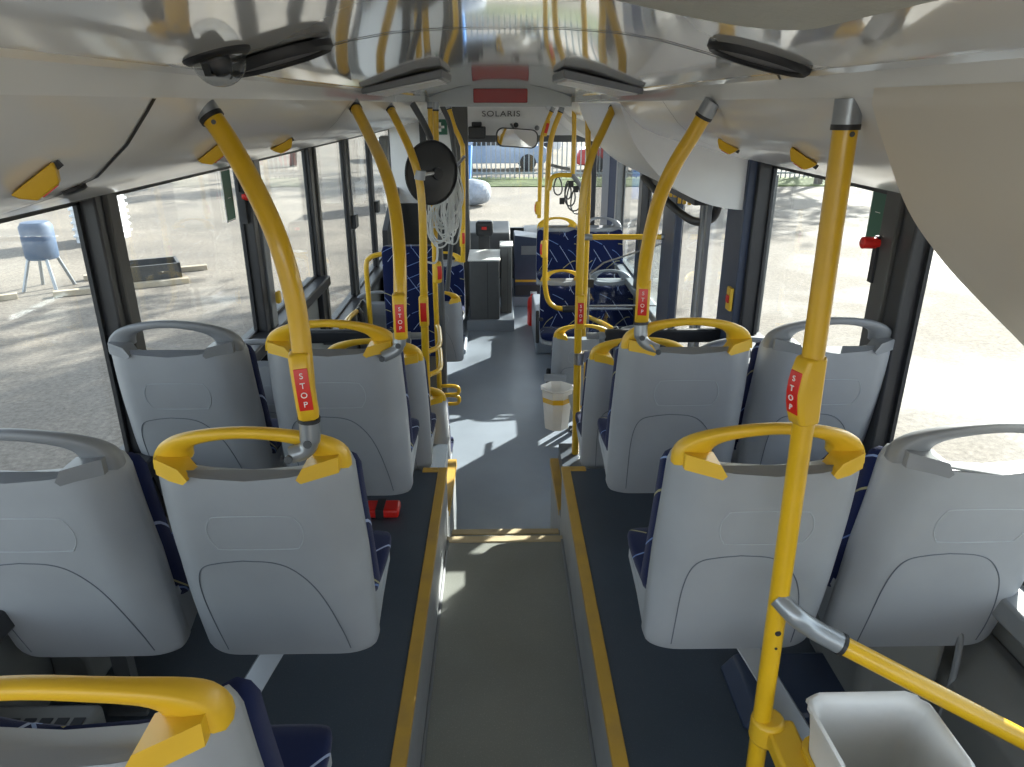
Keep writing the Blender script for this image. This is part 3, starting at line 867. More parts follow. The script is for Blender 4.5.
# short slanted yellow rail by left window, and on the right
for pts, lab in (([at(341, 330, 4.6), at(349, 318, 4.9), at(357, 311, 5.2)], 'short sloping yellow rail with black end by the left window sill'),
                 ([at(588, 317, 5.6), at(602, 323, 5.2), at(614, 330, 4.95)], 'short sloping yellow rail beside the grey seat, right')):
    e = empty('sloping_rail', pts[-1], label=lab, cat='rail')
    B = MB(); B.tube([Vector(p) - Vector(pts[-1]) for p in catmull(pts, 4)], .018, n=12); B.build('tube', 'yellow', e)
    p0 = Vector(pts[0]) - Vector(pts[-1]); q = Vector((0, 0, 0))
    B = MB(); B.tube([(0, 0, .02), (0.03, 0, -.02), (.04, 0, -.16)], .022, n=12); B.build('end_grip', 'black', e)

# clear screen by the middle door
e = empty('clear_screen', (.64, 5.15, .80), label='clear glass screen with slanted top behind the middle door', cat='screen')
B = MB(); B.prism([(0, -.35), (.52, -.35), (.52, .52), (.10, .38), (0, .30)], 'y', -.004, .004); B.build('glass_pane', 'clear', e, smooth=False)
B = MB(); B.tube([(0, -.008, .30), (.10, -.008, .38), (.52, -.008, .52)], .006, n=8); B.tube([(0, -.008, -.35), (.0, -.008, .30)], .006, n=8); B.tube([(0, -.008, .06), (.5, -.008, .06)], .006, n=8)
B.build('edge_strip', 'frameg', e)
B = MB(); B.box(-.03, .03, -.02, .02, .2, .26); B.box(-.03, .03, -.02, .02, -.3, -.24); B.box(-.01, .01, -.015, .015, -.8, -.24); B.build('clamp', 'black', e)

# ================================================================== black disc, cables
c0 = at(432, 173, 3.56)
e = empty('round_black_disc', c0, rz=math.radians(40), label='round black disc mirror back clamped to left curved pole', cat='mirror')
e.scale = (.85, .85, .85)
B = MB(); B.lathe([(.02, -.045), (.06, -.040), (.12, -.025), (.158, -.004), (.168, .0), (.170, .010), (.160, .016), (.08, .018), (.01, .018)], (0, 0, 0), n=48, axis='y'); B.build('dish', 'ppl', e)
B = MB(); B.lathe([(.166, -.008), (.175, -.006), (.177, .006), (.168, .012)], (0, 0, 0), n=48, axis='y', cap=False); B.build('rim', 'black', e)
B = MB(); B.lathe([(.035, -.052), (.032, -.062), (.012, -.066)], (0, 0, 0), n=20, axis='y'); B.build('hub', 'black', e)
e = empty('disc_clamp', Vector(at(420, 175, 3.41)) - p3l.location); e.parent = p3l
B = MB(); B.tube([(-.003, 0, -.02), (.003, 0, .02)], .025, n=18); B.build('clamp_collar', 'greymetal', e)
B = MB(); B.tube([(.0, 0, 0), (.05, .10, .0)], .010, n=10); B.build('clamp_arm', 'steel', e)
# white cable bundle
random.seed(3)
e = empty('cable_bundle', at(445, 195, 3.9), label='tangle of white cables hanging below the black disc', cat='cable')
o0 = Vector(at(445, 195, 3.9))
B = MB()
for k in range(24):
    x0 = random.uniform(446, 458); x1 = random.uniform(432, 452); y1 = random.uniform(212, 247); t = random.uniform(-.1, .1)
    y0 = random.uniform(160, 190); w_ = random.uniform(8, 18)
    q = [at(x0, y0, 3.9 + t), at(x0 + random.uniform(0, 6), (y0 + y1) / 2, 3.9 + t), at((x0 + x1) / 2 + 4, y1 - 4, 3.9 + t), at(x1, y1, 3.9), at(x1 - 6, y1 - w_, 3.9 - t), at(x1 - 6 + random.uniform(-2, 6), (y0 + y1) / 2 - 4, 3.9 - t), at(x0 - 6, y0 + 16, 3.9 - t)]
    B.tube([Vector(p) - o0 for p in catmull(q, 5)], .0042, n=6)
q = [at(432, 212, 3.9), at(431, 235, 3.9), at(437, 245, 3.9), at(436, 262, 3.9), at(426, 262, 3.85)]
B.tube([Vector(p) - o0 for p in catmull(q, 5)], .0055, n=6)
B.build('cable_strands', 'cable', e)
B = MB(); B.tube([Vector(at(454, 170, 3.9)) - o0, Vector(at(459, 163, 3.9)) - o0, Vector(at(465, 156, 3.9)) - o0], .008, n=8); B.build('metal_hook', 'steel', e)
e = empty('hanging_straps', at(575, 178, 5.9), label='grey looped straps hanging from the hooked yellow pole right of windscreen', cat='strap')
o0 = Vector(at(575, 178, 5.9)); B = MB()
for (cx, cy, rx, ry) in ((570, 194, 5, 12), (574, 196, 7, 15), (577, 200, 6, 14), (558, 186, 4, 9), (568, 190, 3, 9)):
    q = [Vector(at(cx + rx * math.sin(a) * (1 - .3 * math.cos(a)), cy - ry * math.cos(a), 5.9)) - o0 for a in [i * math.pi / 10 for i in range(21)]]
    B.tube(q, .006, n=6)
B.build('strap_loops', 'dgrey', e)
B = MB(); B.tube([Vector(at(551, 165, 5.9)) - o0, Vector(at(562, 168, 5.9)) - o0, Vector(at(570, 169, 5.9)) - o0], .012, n=8); B.tube([Vector(at(572, 174, 5.9)) - o0, Vector(at(581, 186, 5.9)) - o0], .02, n=8); B.build('strap_mount', 'frameg', e)
B = MB()
for (x, y) in ((571, 184), (576, 189), (562, 201)): c_ = Vector(at(x, y, 5.9)) - o0; B.box(c_.x - .02, c_.x + .02, -.015, .015, c_.z - .025, c_.z + .025)
B.build('buckle', 'black', e, bevel=.005)

# ================================================================== ceiling fittings
# front display header
YH = 5.3
e = empty('ceiling_display_header', (0, YH, 2.25), label='arched grey ceiling header carrying a dark red display', cat='display')
poly = [(-.49, -.02), (-.49, .05)] + [(-.49 + .98 * t, .05 + .095 * math.sin(math.pi * t) ** .8) for t in [i / 20 for i in range(1, 20)]] + [(.49, .05), (.49, -.02)]
B = MB(); B.prism(poly, 'y', 0, .25); B.build('header_body', mat('light_grey_header', (.45, .47, .47), .35, var=.02), e, bevel=.01)
B = MB(); B.tube([(x, -.004, z) for x, z in poly[1:-1]], .012, n=8); B.build('top_edge', 'frameg', e)
B = MB(); B.box(-.185, .185, -.012, .01, .005, .095); B.build('display', 'reddark', e, bevel=.006)
# two ceiling lamps
for s, lab in ((-1, 'left of two slanted ceiling lamps before the header'), (1, 'right of two slanted ceiling lamps before the header')):
    e = empty('ceiling_lamp', (0, 2.9, 2.25), label=lab, cat='lamp')
    x0, x1 = s * .49, s * .21
    B = MB()
    B.add([(x0, -.20, .030), (x1, -.20, .083), (x1, .35, .083), (x0, .35, .030), (x0, -.20, .050), (x1, -.20, .112), (x1, .35, .112), (x0, .35, .05)],
          [(0, 1, 2, 3), (4, 5, 6, 7), (0, 1, 5, 4), (1, 2, 6, 5), (2, 3, 7, 6), (3, 0, 4, 7)])
    B.build('lamp_housing', 'frameg', e, bevel=.004)
    B = MB(); B.add([(x0 * .97, -.17, .028), (x1 * 1.08, -.17, .074), (x1 * 1.08, .32, .074), (x0 * .97, .32, .028), (x0 * .97, -.17, .034), (x1 * 1.08, -.17, .082), (x1 * 1.08, .32, .082), (x0 * .97, .32, .034)],
                    [(0, 1, 2, 3), (4, 5, 6, 7), (0, 1, 5, 4), (1, 2, 6, 5), (2, 3, 7, 6), (3, 0, 4, 7)])
    B.build('diffuser', 'white', e)
# dome camera
p = at(214, 44, 1.16)
e = empty('dome_camera', (-.428, 1.16, 2.322), label='clear dome camera on black base at the left of the ceiling', cat='camera')
tilt = math.radians(-14)
B = MB(); B.lathe([(.046, .012), (.050, .0), (.049, -.008), (.044, -.012), (.03, -.012)], (0, 0, 0), n=36); o = B.build('base', 'black', e); o.rotation_euler = (0, tilt, 0)
B = MB(); B.lathe([(.038 * math.cos(a), -.014 - .036 * math.sin(a)) for a in [i * R90 / 8 for i in range(8)]] + [(.001, -.050)], (0, 0, 0), n=32); o = B.build('dome', glass('dome_clear', (.8, .82, .84)), e); o.rotation_euler = (0, tilt, 0)
B = MB(); B.lathe([(.017, -.014), (.017, -.022), (.011, -.034), (.002, -.036)], (0, 0, 0), n=16); B.box(-.024, -.014, -.01, .01, -.03, -.014); o = B.build('lens', 'black', e); o.rotation_euler = (0, tilt, 0)
# oval speakers
for s, x, y, lab in ((-1, -.372, 1.30, 'oval black ceiling speaker beside the dome camera'), (1, .44 - .03, 1.28, 'oval black ceiling speaker on the right')):
    e = empty('ceiling_speaker', (x, y, 2.322), label=lab, cat='speaker')
    e.rotation_euler = (0, -s * math.radians(-15), 0)
    B = MB(); n = 40
    rings = []
    for k, h in ((1, .004), (1, -.006), (.93, -.012), (.86, -.008), (.86, .003)):
        rings.append([(.088 * k * math.cos(2 * math.pi * i / n), .062 * k * math.sin(2 * math.pi * i / n), h) for i in range(n)])
    B.loft(rings, cap=False); B.build('rim', 'black', e)
    B = MB(); B.loft([[(.078 * math.cos(2 * math.pi * i / n), .054 * math.sin(2 * math.pi * i / n), h) for i in range(n)] for h in (-.002, -.005)])
    B.build('grille', mat('speaker_mesh', (.12, .12, .125), .45, var=.5, scale=900), e)
# roof hatch: rounded frame hanging slightly below the ceiling, close to the camera
e = empty('roof_hatch', (-.07, .59, 2.422), label='frosted roof hatch rim at the top edge of the picture', cat='hatch')
def rr(hw, hy, r, n=8):
    P = []
    for cx, cy, a0 in ((hw - r, hy - r, 0), (-(hw - r), hy - r, R90), (-(hw - r), -(hy - r), math.pi), (hw - r, -(hy - r), 1.5 * math.pi)):
        P += [(cx + r * math.cos(a0 + R90 * k / n), cy + r * math.sin(a0 + R90 * k / n)) for k in range(n + 1)]
    return P
def hz(x): return -.27 * max(0, abs(x) - .03) ** 1.3
def dens(P, n=6): return [(a[0] + (b_[0] - a[0]) * k / n, a[1] + (b_[1] - a[1]) * k / n) for a, b_ in zip(P, P[1:] + P[:1]) for k in range(n)]
rings = []
for hw, hy, dz in ((.40, .38, .0), (.395, .375, -.022), (.375, .355, -.034), (.25, .30, -.034), (.235, .285, -.028), (.23, .28, -.005)):
    rings.append([(x, y, dz + hz(x)) for x, y in dens(rr(hw, hy, .15 if hw > .3 else .06))])
B = MB(); B.loft(rings, cap=False); B.build('hatch_rim', 'hatch', e)
B = MB(); B.loft([[(x, y, dz) for x, y in rr(.235, .285, .06)] for dz in (-.022, -.016)]); B.build('hatch_pane', 'hatchg', e)

# yellow window-release boxes on the coves
def release(px, py, Y, s, label, red=True):
    best = None
    for k in range(400):
        Yk = Y * (.6 + .002 * k); q = at(px, py, Yk)
        if abs(q[0]) < .5: continue
        d_ = abs(q[2] - (cz(abs(q[0])) - .010))
        if best is None or d_ < best[0]: best = (d_, Yk)
    Y = best[1]; x, y, z = at(px, py, Y); zc = cz(abs(x))
    e = empty('emergency_release_box', (x, Y, zc - .001), label=label, cat='release box', group=None)
    e.scale = (.7, .7, .75)
    sl = math.atan2(cz(abs(x) + .03) - cz(abs(x) - .03), .06) * s
    e.rotation_euler = (0, -sl, math.radians(-25) * s)
    B = MB(); B.loft([[(-.045, -.030, .004), (.045, -.030, .004), (.045, .03, .004), (-.045, .03, .004)], [(-.040, -.026, -.008), (.040, -.026, -.008), (.040, .026, -.008), (-.040, .026, -.008)], [(-.022, -.018, -.026), (.026, -.018, -.026), (.026, .018, -.026), (-.022, .018, -.026)]])
    B.build('box_body', 'yplast', e, bevel=.003)
    B = MB(); B.box(-.012, .02, -.012, .012, -.028, -.024); B.build('red_button' if red else 'button', 'red' if red else 'yplast', e)
    B = MB(); B.box(.04, .052, -.006, .006, -.010, .002); B.build('cable_end', 'black', e)
release(37, 187, 1.12, -1, 'yellow emergency box with red mark, nearest on the left cove')
release(211, 156, 2.30, -1, 'yellow box behind the near left curved pole on the cove')
release(281, 141, 3.55, -1, 'small yellow box on the left cove farther ahead')
release(803, 161, 2.15, 1, 'yellow box with dark end on the right cove behind the near pole')
release(728, 148, 2.95, 1, 'small yellow box on the right cove beside the curved pole')
B = MB(); B.lathe([(.018, .003), (.018, -.004), (.012, -.006)], (0, 0, 0), n=20)
o = B.build('cove_plug', 'black'); p = at(72, 178, 1.13); o.location = (p[0], p[1], cz(abs(p[0])) - .001); o.rotation_euler = (0, -.35, 0)
tag(o, 'small black oval plug beside the nearest left yellow box', 'plug')

# stickers and emergency hammers on the posts
def hammer_set(s, px, py, Y, label, slabel, big=1.0):
    x = -1.165 if s < 0 else 1.125; 
    z = at(px, py, Y)[2]
    yq = Y
    e = empty('emergency_hammer', (x, yq, z - .02), label=label, cat='hammer')
    B = MB(); B.lathe([(.016, -.0), (.018, .02), (.018, .05), (.010, .055)], (0, 0, 0), n=16, axis='x' ); o = B.build('hammer_head', 'red', e); o.scale = (-s, 1, 1)
    B = MB(); B.box(-.01, .01, -.012, .012, -.12, .02); B.build('hammer_handle', 'black', e)
    e2 = empty('emergency_exit_sticker', (s * (XW - .004), yq - .12 if s < 0 else yq + .15, z + (.06 if s > 0 else 0)), label=slabel, cat='sticker')
    B = MB(); B.box(-.001, .001, -.055, .055, -.11, .11); B.build('sticker_edge', 'wtext', e2, bevel=.0)
    B = MB(); B.box(-.0025, .0025, -.048, .048, -.102, .102); B.build('sticker_face', 'green', e2)
    t = text('EXIT' if False else '—', .03, 'wtext', e2, loc=(-s * .0032, 0, -.01), font_rot=(R90, 0, -s * R90 if s > 0 else R90))
    e2.name = 'emergency_exit_sticker'
    return e
hammer_set(-1, 236, 192, 3.338, 'red emergency hammer on the second left window post', 'green exit sticker on the left window beside the post')
hammer_set(1, 880, 236, 2.15, 'red emergency hammer on the right window post', 'green rounded exit sticker on the right window')
# the stop / door button on the dark pillar
p = at(738, 303, 3.4)
e = empty('door_button', (1.079, 3.31, at(738, 303, 3.23)[2]), label='yellow door button with red push on the dark right pillar', cat='button')
B = MB(); B.box(-.012, .004, -.03, .03, -.055, .055); B.build('button_plate', 'yplast', e, bevel=.004)
B = MB(); B.box(-.018, -.010, -.018, .018, -.018, .018); B.build('red_push', 'red', e, bevel=.003)
e = empty('window_latch', (-1.10, 3.46, at(265, 297, 3.46)[2]), label='small yellow latch on the second left window post', cat='latch')
B = MB(); B.box(-.01, .012, -.02, .02, -.03, .03); B.build('latch_body', 'yplast', e, bevel=.008)
for (px, py, Y) in ((352, 222, 5.70), (374, 207, 6.8)):
    z = at(px, py, Y)[2]; B = MB(); B.box(-1.175, -1.125, Y - .02, Y + .10, z - .05, z + .05)
    o = B.build('window_catch', 'black', bevel=.006); tag(o, 'black catch on the left window post %s' % ('nearer the camera' if Y < 6 else 'farther ahead, by the cab'), 'catch')
e = empty('wall_mounted_unit', (-1.05, 6.9, 1.78), label='narrow grey box hanging beside the left cab window', cat='box')
B = MB(); B.box(-.03, .03, -.06, .06, -.2, .2); B.build('box_body', 'mgrey', e, bevel=.008)
B = MB(); B.box(-.04, -.03, -.05, .05, -.19, .19); B.build('box_back', 'black', e)

# ================================================================== FRONT OF THE BUS
# cab partition
B = MB(); B.box(-1.15, -.36, 7.95, 8.0, 1.25, 2.3); struct(B.build('wall_cab_partition', 'white', smooth=False))
B = MB(); B.box(-1.15, -.36, 7.93, 8.0, 0, 1.25); struct(B.build('wall_cab_lower', 'ppl', bevel=.01))
B = MB(); B.prism([(6.9, 0), (8.0, 0), (8.0, 1.42), (7.6, 1.38), (6.95, 1.12)], 'x', -1.13, -1.08); struct(B.build('trim_cab_side', 'ppl'))
B = MB(); B.box(-.49, -.335, 7.90, 8.06, 0, 2.28); struct(B.build('trim_cab_post', 'pillar', bevel=.012))
B = MB(); B.box(-.835, -.77, 7.90, 7.96, 1.25, 2.28); struct(B.build('trim_cab_post_inner', 'frame', bevel=.01))
c0 = at(440, 127, 7.93)
e = empty('first_aid_sign', c0, label='small dark green sign with white cross on the cab partition', cat='sign')
B = MB(); B.box(-.075, .075, -.006, .006, -.075, .075); B.build('sign_plate', 'green', e, bevel=.006)
B = MB(); B.box(-.045, .045, -.010, -.005, -.012, .012); B.box(-.012, .012, -.010, -.005, -.045, .045); B.build('white_cross', 'wtext', e, smooth=False)
# SOLARIS lettering on the white header
p = at(501, 114, 8.985)
o = text('SOLARIS', .088, 'dtext', None, name='front_lettering', loc=p, font_rot=(R90, 0, 0), space=1.12, depth=.002, sx=1.25)
tag(o, 'dark capital lettering on the white panel above the windscreen', 'lettering')
p = at(524, 117, 8.985)
o = text('- -', .03, 'gtext', None, name='small_marks', loc=p, font_rot=(R90, 0, 0), depth=.001)
tag(o, 'tiny grey marks right of the dark capitals above the windscreen', 'marking')
# monitor box
c0 = at(477, 131, 8.9)
e = empty('dashboard_camera', c0, label='black box camera unit hanging at top left of the windscreen', cat='device')
B = MB(); B.box(-.10, .10, -.06, .08, -.085, .05); B.build('body', 'black', e, bevel=.012)
B = MB(); B.box(-.06, .055, -.05, .05, .05, .10); B.build('bracket', 'black', e, bevel=.01)
B = MB(); B.box(-.085, .085, -.066, -.058, -.07, .035); B.build('screen', 'ppl', e)
# rear view mirror
c0 = at(517, 138, 8.7)
e = empty('interior_mirror', c0, label='wide rounded interior mirror above the windscreen', cat='mirror')
def rrz(hw, hz_, r, n=6): return rr(hw, hz_, r, n)
B = MB(); B.loft([[(x, y, z) for x, z in rrz(.245, .105, .08)] for y in (-.012, .02)]); o = B.build('mirror_housing', 'ppl', e, bevel=.006); o.rotation_euler = (0, math.radians(4), 0)
B = MB(); B.loft([[(x, y, z) for x, z in rrz(.228, .092, .07)] for y in (-.017, -.012)]); o = B.build('mirror_face', 'mirror', e); o.rotation_euler = (0, math.radians(4), 0)
B = MB(); B.tube([(-.03, .02, .08), (-.03, .15, .13), (-.03, .3, .16)], .012); B.build('mirror_arm', 'dgrey', e)
e.rotation_euler = (math.radians(-4), 0, math.radians(6))
for (px, py, lab) in ((537, 128, 'small round grey knob beside the interior mirror'), (516, 125, 'small black knob above the interior mirror')):
    B = MB(); B.lathe([(.03, 0), (.028, -.02), (.012, -.03)], (0, 0, 0), n=16, axis='y'); o = B.build('header_knob', 'frameg' if px > 520 else 'black'); o.location = at(px, py, 8.985); tag(o, lab, 'knob')
# fare machine
p = at(485, 236, 8.0)
e = empty('ticket_machine', (p[0], 8.0, 0), label='black ticket machine with red lit display by the cab', cat='machine')
zt = at(485, 221, 8.0)[2]; zb = p[2]
B = MB(); B.box(-.10, .09, -.05, .10, zb, zt); B.build('machine_head', 'ppl', e, bevel=.03, seg=3)
B = MB(); B.box(-.065, .06, -.058, -.048, zb + .06, zt - .05); B.build('face', 'black', e)
B = MB(); B.box(-.035, .02, -.064, -.056, zb + .11, zt - .085); B.build('display', 'red', e)
B = MB(); B.box(-.07, .05, -.03, .08, 0, zb + .005); B.build('stand', 'ppl', e)
# cab door cabinets
def cabinet(x0, x1, y0, y1, z0, z1, m, label, lid='wtext', slant=0):
    e = empty('cab_cabinet', ((x0 + x1) / 2, y0, 0), label=label, cat='cabinet')
    X = (x1 - x0) / 2
    B = MB(); B.box(-X, X, 0, y1 - y0, z0, z1); B.build('body', m, e, bevel=.008)
    B = MB(); B.box(-X - .01, X + .01, -.01, y1 - y0 + .01, z1, z1 + .018); B.build('top', lid, e, bevel=.005)
    B = MB(); B.box(X * .2, X * .24, -.004, 0, z0 + .02, z1 - .02); B.build('panel_joint', 'dark', e)
    return e
cabinet(-.33, -.015, 7.35, 7.9, .12, .74, 'dgrey', 'dark grey cabinet with pale top, left of the aisle by the cab')
cabinet(.0, .12, 7.6, 7.85, .12, .84, 'mgrey', 'narrow grey cabinet with white top right of the dark one')
B = MB(); B.box(-.36, .14, 7.32, 8.6, 0, .12); B.box(-1.1, .45, 8.3, 9.3, 0, .12); struct(B.build('floor_cab_step', 'low', bevel=.005))
e = empty('front_console', (.36, 8.3, 0), label='dark blue console with yellow edge in front of the windscreen', cat='console')
B = MB(); B.prism([(-.2, .12), (.18, .12), (.18, .52), (.14, .80), (-.2, .84)], 'y', 0, .4); B.build('body', 'navy', e, bevel=.01)
B = MB(); B.box(-.19, .17, -.006, .0, .30, .325); B.build('yellow_edge', 'yellow', e)
B = MB(); B.box(-.12, .1, -.008, .0, .62, .72); B.build('label_plate', 'frameg', e)
B = MB(); B.box(-.19, .12, -.008, .0, .14, .26); B.build('vent', 'black', e)
# dashboard
B = MB(); B.prism([(8.55, .62), (8.75, .80), (9.3, .86), (9.34, .2), (8.9, .2)], 'x', -1.1, .12)
o = B.build('dashboard', 'dgrey', bevel=.02); tag(o, 'dark dashboard under the windscreen behind the cabinets', 'dashboard')
B = MB(); B.prism([(8.9, .70), (9.1, .78), (9.34, .80), (9.34, .3), (9.0, .3)], 'x', .3, 1.1)
o = B.build('dashboard_shelf', 'frameg', bevel=.02); tag(o, 'pale ledge under the windscreen on the right', 'ledge')
# fire extinguisher
p = at(532, 300, 8.0)
e = empty('fire_extinguisher', (p[0] - .02, 7.55, 0), label='red fire extinguisher on the floor beside the far navy seat', cat='fire extinguisher')
B = MB(); B.lathe([(.045, 0), (.05, .02), (.05, .26), (.04, .30), (.016, .32), (.016, .35)], (0, 0, 0)); B.build('cylinder', 'red', e)
B = MB(); B.box(-.02, .05, -.012, .012, .34, .37); B.build('valve', 'steel', e, bevel=.004)
B = MB(); B.tube(catmull([(.04, 0, .35), (.08, 0, .28), (.06, 0, .12)], 6), .009, n=8); B.build('hose', 'black', e)

# fold-down armrests on the aisle side of two seats
for (k, x, y, z) in (((.56, 6.35), .315, 6.05, .42), ((.54, 4.6), .325, 4.75, .36)):
    st = seats.get(k) or min(seats.values(), key=lambda q: (q.location.x - k[0]) ** 2 + (q.location.y - k[1]) ** 2)
    B = MB(); B.prism([(-.02, -.14), (.02, -.14), (.025, .12), (0, .16), (-.025, .12)], 'x', -.015, .015); B.box(0, .05, -.012, .012, .06, .09)
    o = B.build('armrest', 'black', st, bevel=.01, seg=3)
    c_, s_ = math.cos(-st.rotation_euler.z), math.sin(-st.rotation_euler.z); dx, dy = x - st.location.x, y - st.location.y
    o.location = (dx * c_ - dy * s_, dx * s_ + dy * c_, z - st.location.z); o.rotation_euler = (0, 0, -st.rotation_euler.z)
    tag(o, 'black armrest')

# ================================================================== BINS
e = empty('waste_bin', (.315 - .03, 3.78, 0), label='small white bin with yellow tape band hanging by the right tall pole', cat='bin')
p = at(558, 392, 3.72); xb = p[0]; zt = p[2]; e.location = (xb, 3.78, zt - .24)
def oct_(hx, hy, z, k=.35): return [(hx, hy * k, z), (hx * k, hy, z), (-hx * k, hy, z), (-hx, hy * k, z), (-hx, -hy * k, z), (-hx * k, -hy, z), (hx * k, -hy, z), (hx, -hy * k, z)]
B = MB(); B.loft([oct_(.065, .06, .0), oct_(.085, .08, .235), oct_(.094, .088, .245), oct_(.088, .082, .25), oct_(.078, .072, .235), oct_(.06, .055, .02)], cap=True); B.build('liner', 'liner2', e, angle=30)
B = MB(); B.loft([oct_(.0808, .0755, .165), oct_(.0825, .078, .195)], cap=False); B.build('tape_band', 'yellow', e, angle=30)
B = MB(); B.box(.06, .11, -.30, -.03, .20, .215); B.build('bracket', 'greymetal', e)
e = empty('bracket', Vector((at(579, 358, 3.40)[0], 3.40, at(579, 358, 3.40)[2])) - p3r.location); e.parent = p3r
B = MB(); B.tube([(0, 0, -.03), (0, 0, .03)], .027, n=16); B.build('collar', 'steel', e)
B = MB(); B.box(.02, .08, -.01, .01, -.02, .04); B.build('tongue', 'steel', e, bevel=.004)
st = min(seats.values(), key=lambda q: (q.location.x - .54) ** 2 + (q.location.y - 4.6) ** 2)
B = MB(); B.box(-.09, .06, -.02, .02, -.02, .03); o = B.build('hinge_arm', 'shell', st, bevel=.01); o.location = (.375 - st.location.x, -.01, .50)
# yellow post by right third row
xx = at(590, 370, 3.6)
pts = [at(588, 352, 3.7), at(587, 380, 3.7), at(586, 420, 3.7)]; pts.append((pts[-1][0], 3.7, 0))
plain('low_yellow_post', pts, 'short yellow post between the white bin pole and third row seat', .02, 'yellow', socket=False)
# near bin
e = empty('waste_bin', (.69, .985, .985), label='bin with white plastic liner and yellow holder at the bottom right', cat='bin')
def rrb(hx, hy, r, z, wob=0):
    hx *= .84; hy *= .84; r *= .84
    return [(x + wob * math.sin(9 * i), y + wob * math.cos(7 * i), z + wob * 1.5 * math.sin(5.3 * i)) for i, (x, y) in enumerate(rr(hx, hy, r, 5))]
B = MB(); B.loft([rrb(.10, .085, .04, -.17), rrb(.128, .108, .045, .10), rrb(.135, .115, .045, .170, .002), rrb(.142, .122, .045, .178, .003), rrb(.142, .122, .045, .186, .003), rrb(.134, .114, .045, .188, .002), rrb(.122, .102, .042, .170, .003), rrb(.119, .099, .04, .13, .004), rrb(.117, .097, .04, .08, .004), rrb(.09, .075, .04, -.15)])
B.build('liner', 'liner', e, angle=80)
B = MB(); B.loft([rrb(.13, .11, .045, -.04), rrb(.138, .118, .045, .075), rrb(.138, .118, .045, .08), rrb(.127, .107, .045, .08)], cap=False); B.build('holder', 'yplast', e)
B = MB(); B.box(-.165, -.10, .02, .15, .03, .07); B.tube([(-.155, .145, .02), (-.155, .145, .08)], .034, n=16); B.build('mount', 'yplast', e, bevel=.008)

# ================================================================== LOW WALL FITTINGS
# heater cabinet with grille at left
e = empty('heater_cabinet', (-1.02, 1.0, ZP), label='low heater box with slotted grille on the left podium, behind bottom seat', cat='heater')
B = MB(); B.box(-.14, .14, 0, .22, 0, .24); B.build('body', 'mgrey', e, bevel=.012)
B = MB()
for r_ in range(4):
    for c_ in range(7):
        x = -.12 + c_ * .034 + (.017 if r_ % 2 else 0); y = .02 + r_ * .045; B.box(x, x + .024, y, y + .022, .2375, .2425)
B.build('grille_slots', 'dark', e)
# wall duct and the rounded cabinet on the right
B = MB(); B.prism([(XW, ZP), (XW - .12, ZP), (XW - .12, ZP + .14), (XW - .04, ZP + .24), (XW, ZP + .24)], 'y', -.6, 3.2); struct(B.build('trim_heater_duct_right', 'mgrey', bevel=.01))
B = MB(); B.prism([(-XW, ZP), (-XW + .10, ZP), (-XW + .10, ZP + .10), (-XW + .04, ZP + .18), (-XW, ZP + .18)], 'y', 1.5, 3.2); struct(B.build('trim_heater_duct_left', 'mgrey', bevel=.01))
e = empty('wall_cabinet', (.96, 1.36, ZP), label='grey rounded cabinet under the right window seat', cat='cabinet')
B = MB(); B.box(-.10, .10, .0, .30, 0, .30); B.build('body', 'mgrey', e, bevel=.03, seg=4)
B = MB(); B.tube(catmull([(.115, -.01, 0), (.115, -.01, .2), (.09, -.01, .31), (-.02, -.01, .325)], 5), .008, n=8); B.build('edge_bead', 'frameg', e)
e = empty('footrest_ledge', (.72, 1.44, ZP), label='dark moulded ledge on the podium under the right seats', cat='ledge')
B = MB(); B.prism([(-.14, 0), (.16, 0), (.16, .05), (-.10, .05)], 'y', -.10, .12); B.build('body', 'navy', e, bevel=.01)
# red box
e = empty('red_box', (-.47, 2.37, ZP), label='small red box with black strap under the second row left seat', cat='box')
B = MB(); B.box(-.07, .07, -.03, .05, 0, .035); B.build('body', 'red', e, bevel=.008)
B = MB(); B.box(-.015, .015, -.033, .053, .001, .037); B.build('strap', 'black', e)

# ================================================================== OUTSIDE
# fence
e = empty('picket_fence', (2, 27, -.33), label='grey metal picket fence beyond the windscreen', cat='fence')
B = MB()
for k in range(82): x = -3.3 + k * .17; B.box(x - .02, x + .02, -.015, .015, .05, 1.55)
B.build('pickets', 'greymetal', e, smooth=False)
B = MB(); B.box(-3.4, 10.6, -.03, .03, .2, .26); B.box(-3.4, 10.6, -.03, .03, 1.35, 1.41); B.build('rail', 'greymetal', e, smooth=False)
B = MB(); B.box(-3.2, 14, 24.6, 27.6, -.33, -.29); struct(B.build('grass_strip', mat('dull_green_grass', (.12, .15, .05), .9, scale=3, var=.4), smooth=False))

def car(x, y, rz, m, label):
    e = empty('car', (x, y, -.33), rz, label, 'car')
    body = [(-2.1, .35), (-2.15, .62), (-2.0, .88), (-1.2, .95), (-.7, 1.38), (-.1, 1.45), (.8, 1.43), (1.6, 1.02), (2.1, .92), (2.15, .5), (2.05, .3), (-2.0, .3)]
    rings = []
    for yy, k in ((-.86, .93), (-.80, 1), (.80, 1), (.86, .93)): rings.append([(px * (.99 if k < 1 else 1), yy, .3 + (pz - .3) * k) for px, pz in body])
    B = MB(); B.loft(rings); B.build('body', m, e, bevel=.03)
    B = MB(); B.prism([(-1.05, .98), (-.65, 1.32), (-.1, 1.38), (.75, 1.36), (1.35, 1.02)], 'y', -.875, .875); B.build('side_windows', 'black', e)
    for wx in (-1.35, 1.35):
        for wy in (-.8, .8):
            B = MB(); B.lathe([(.2, -.1), (.33, -.09), (.33, .09), (.2, .1)], (wx, wy, .33), axis='y'); B.build('wheel', 'black', e)
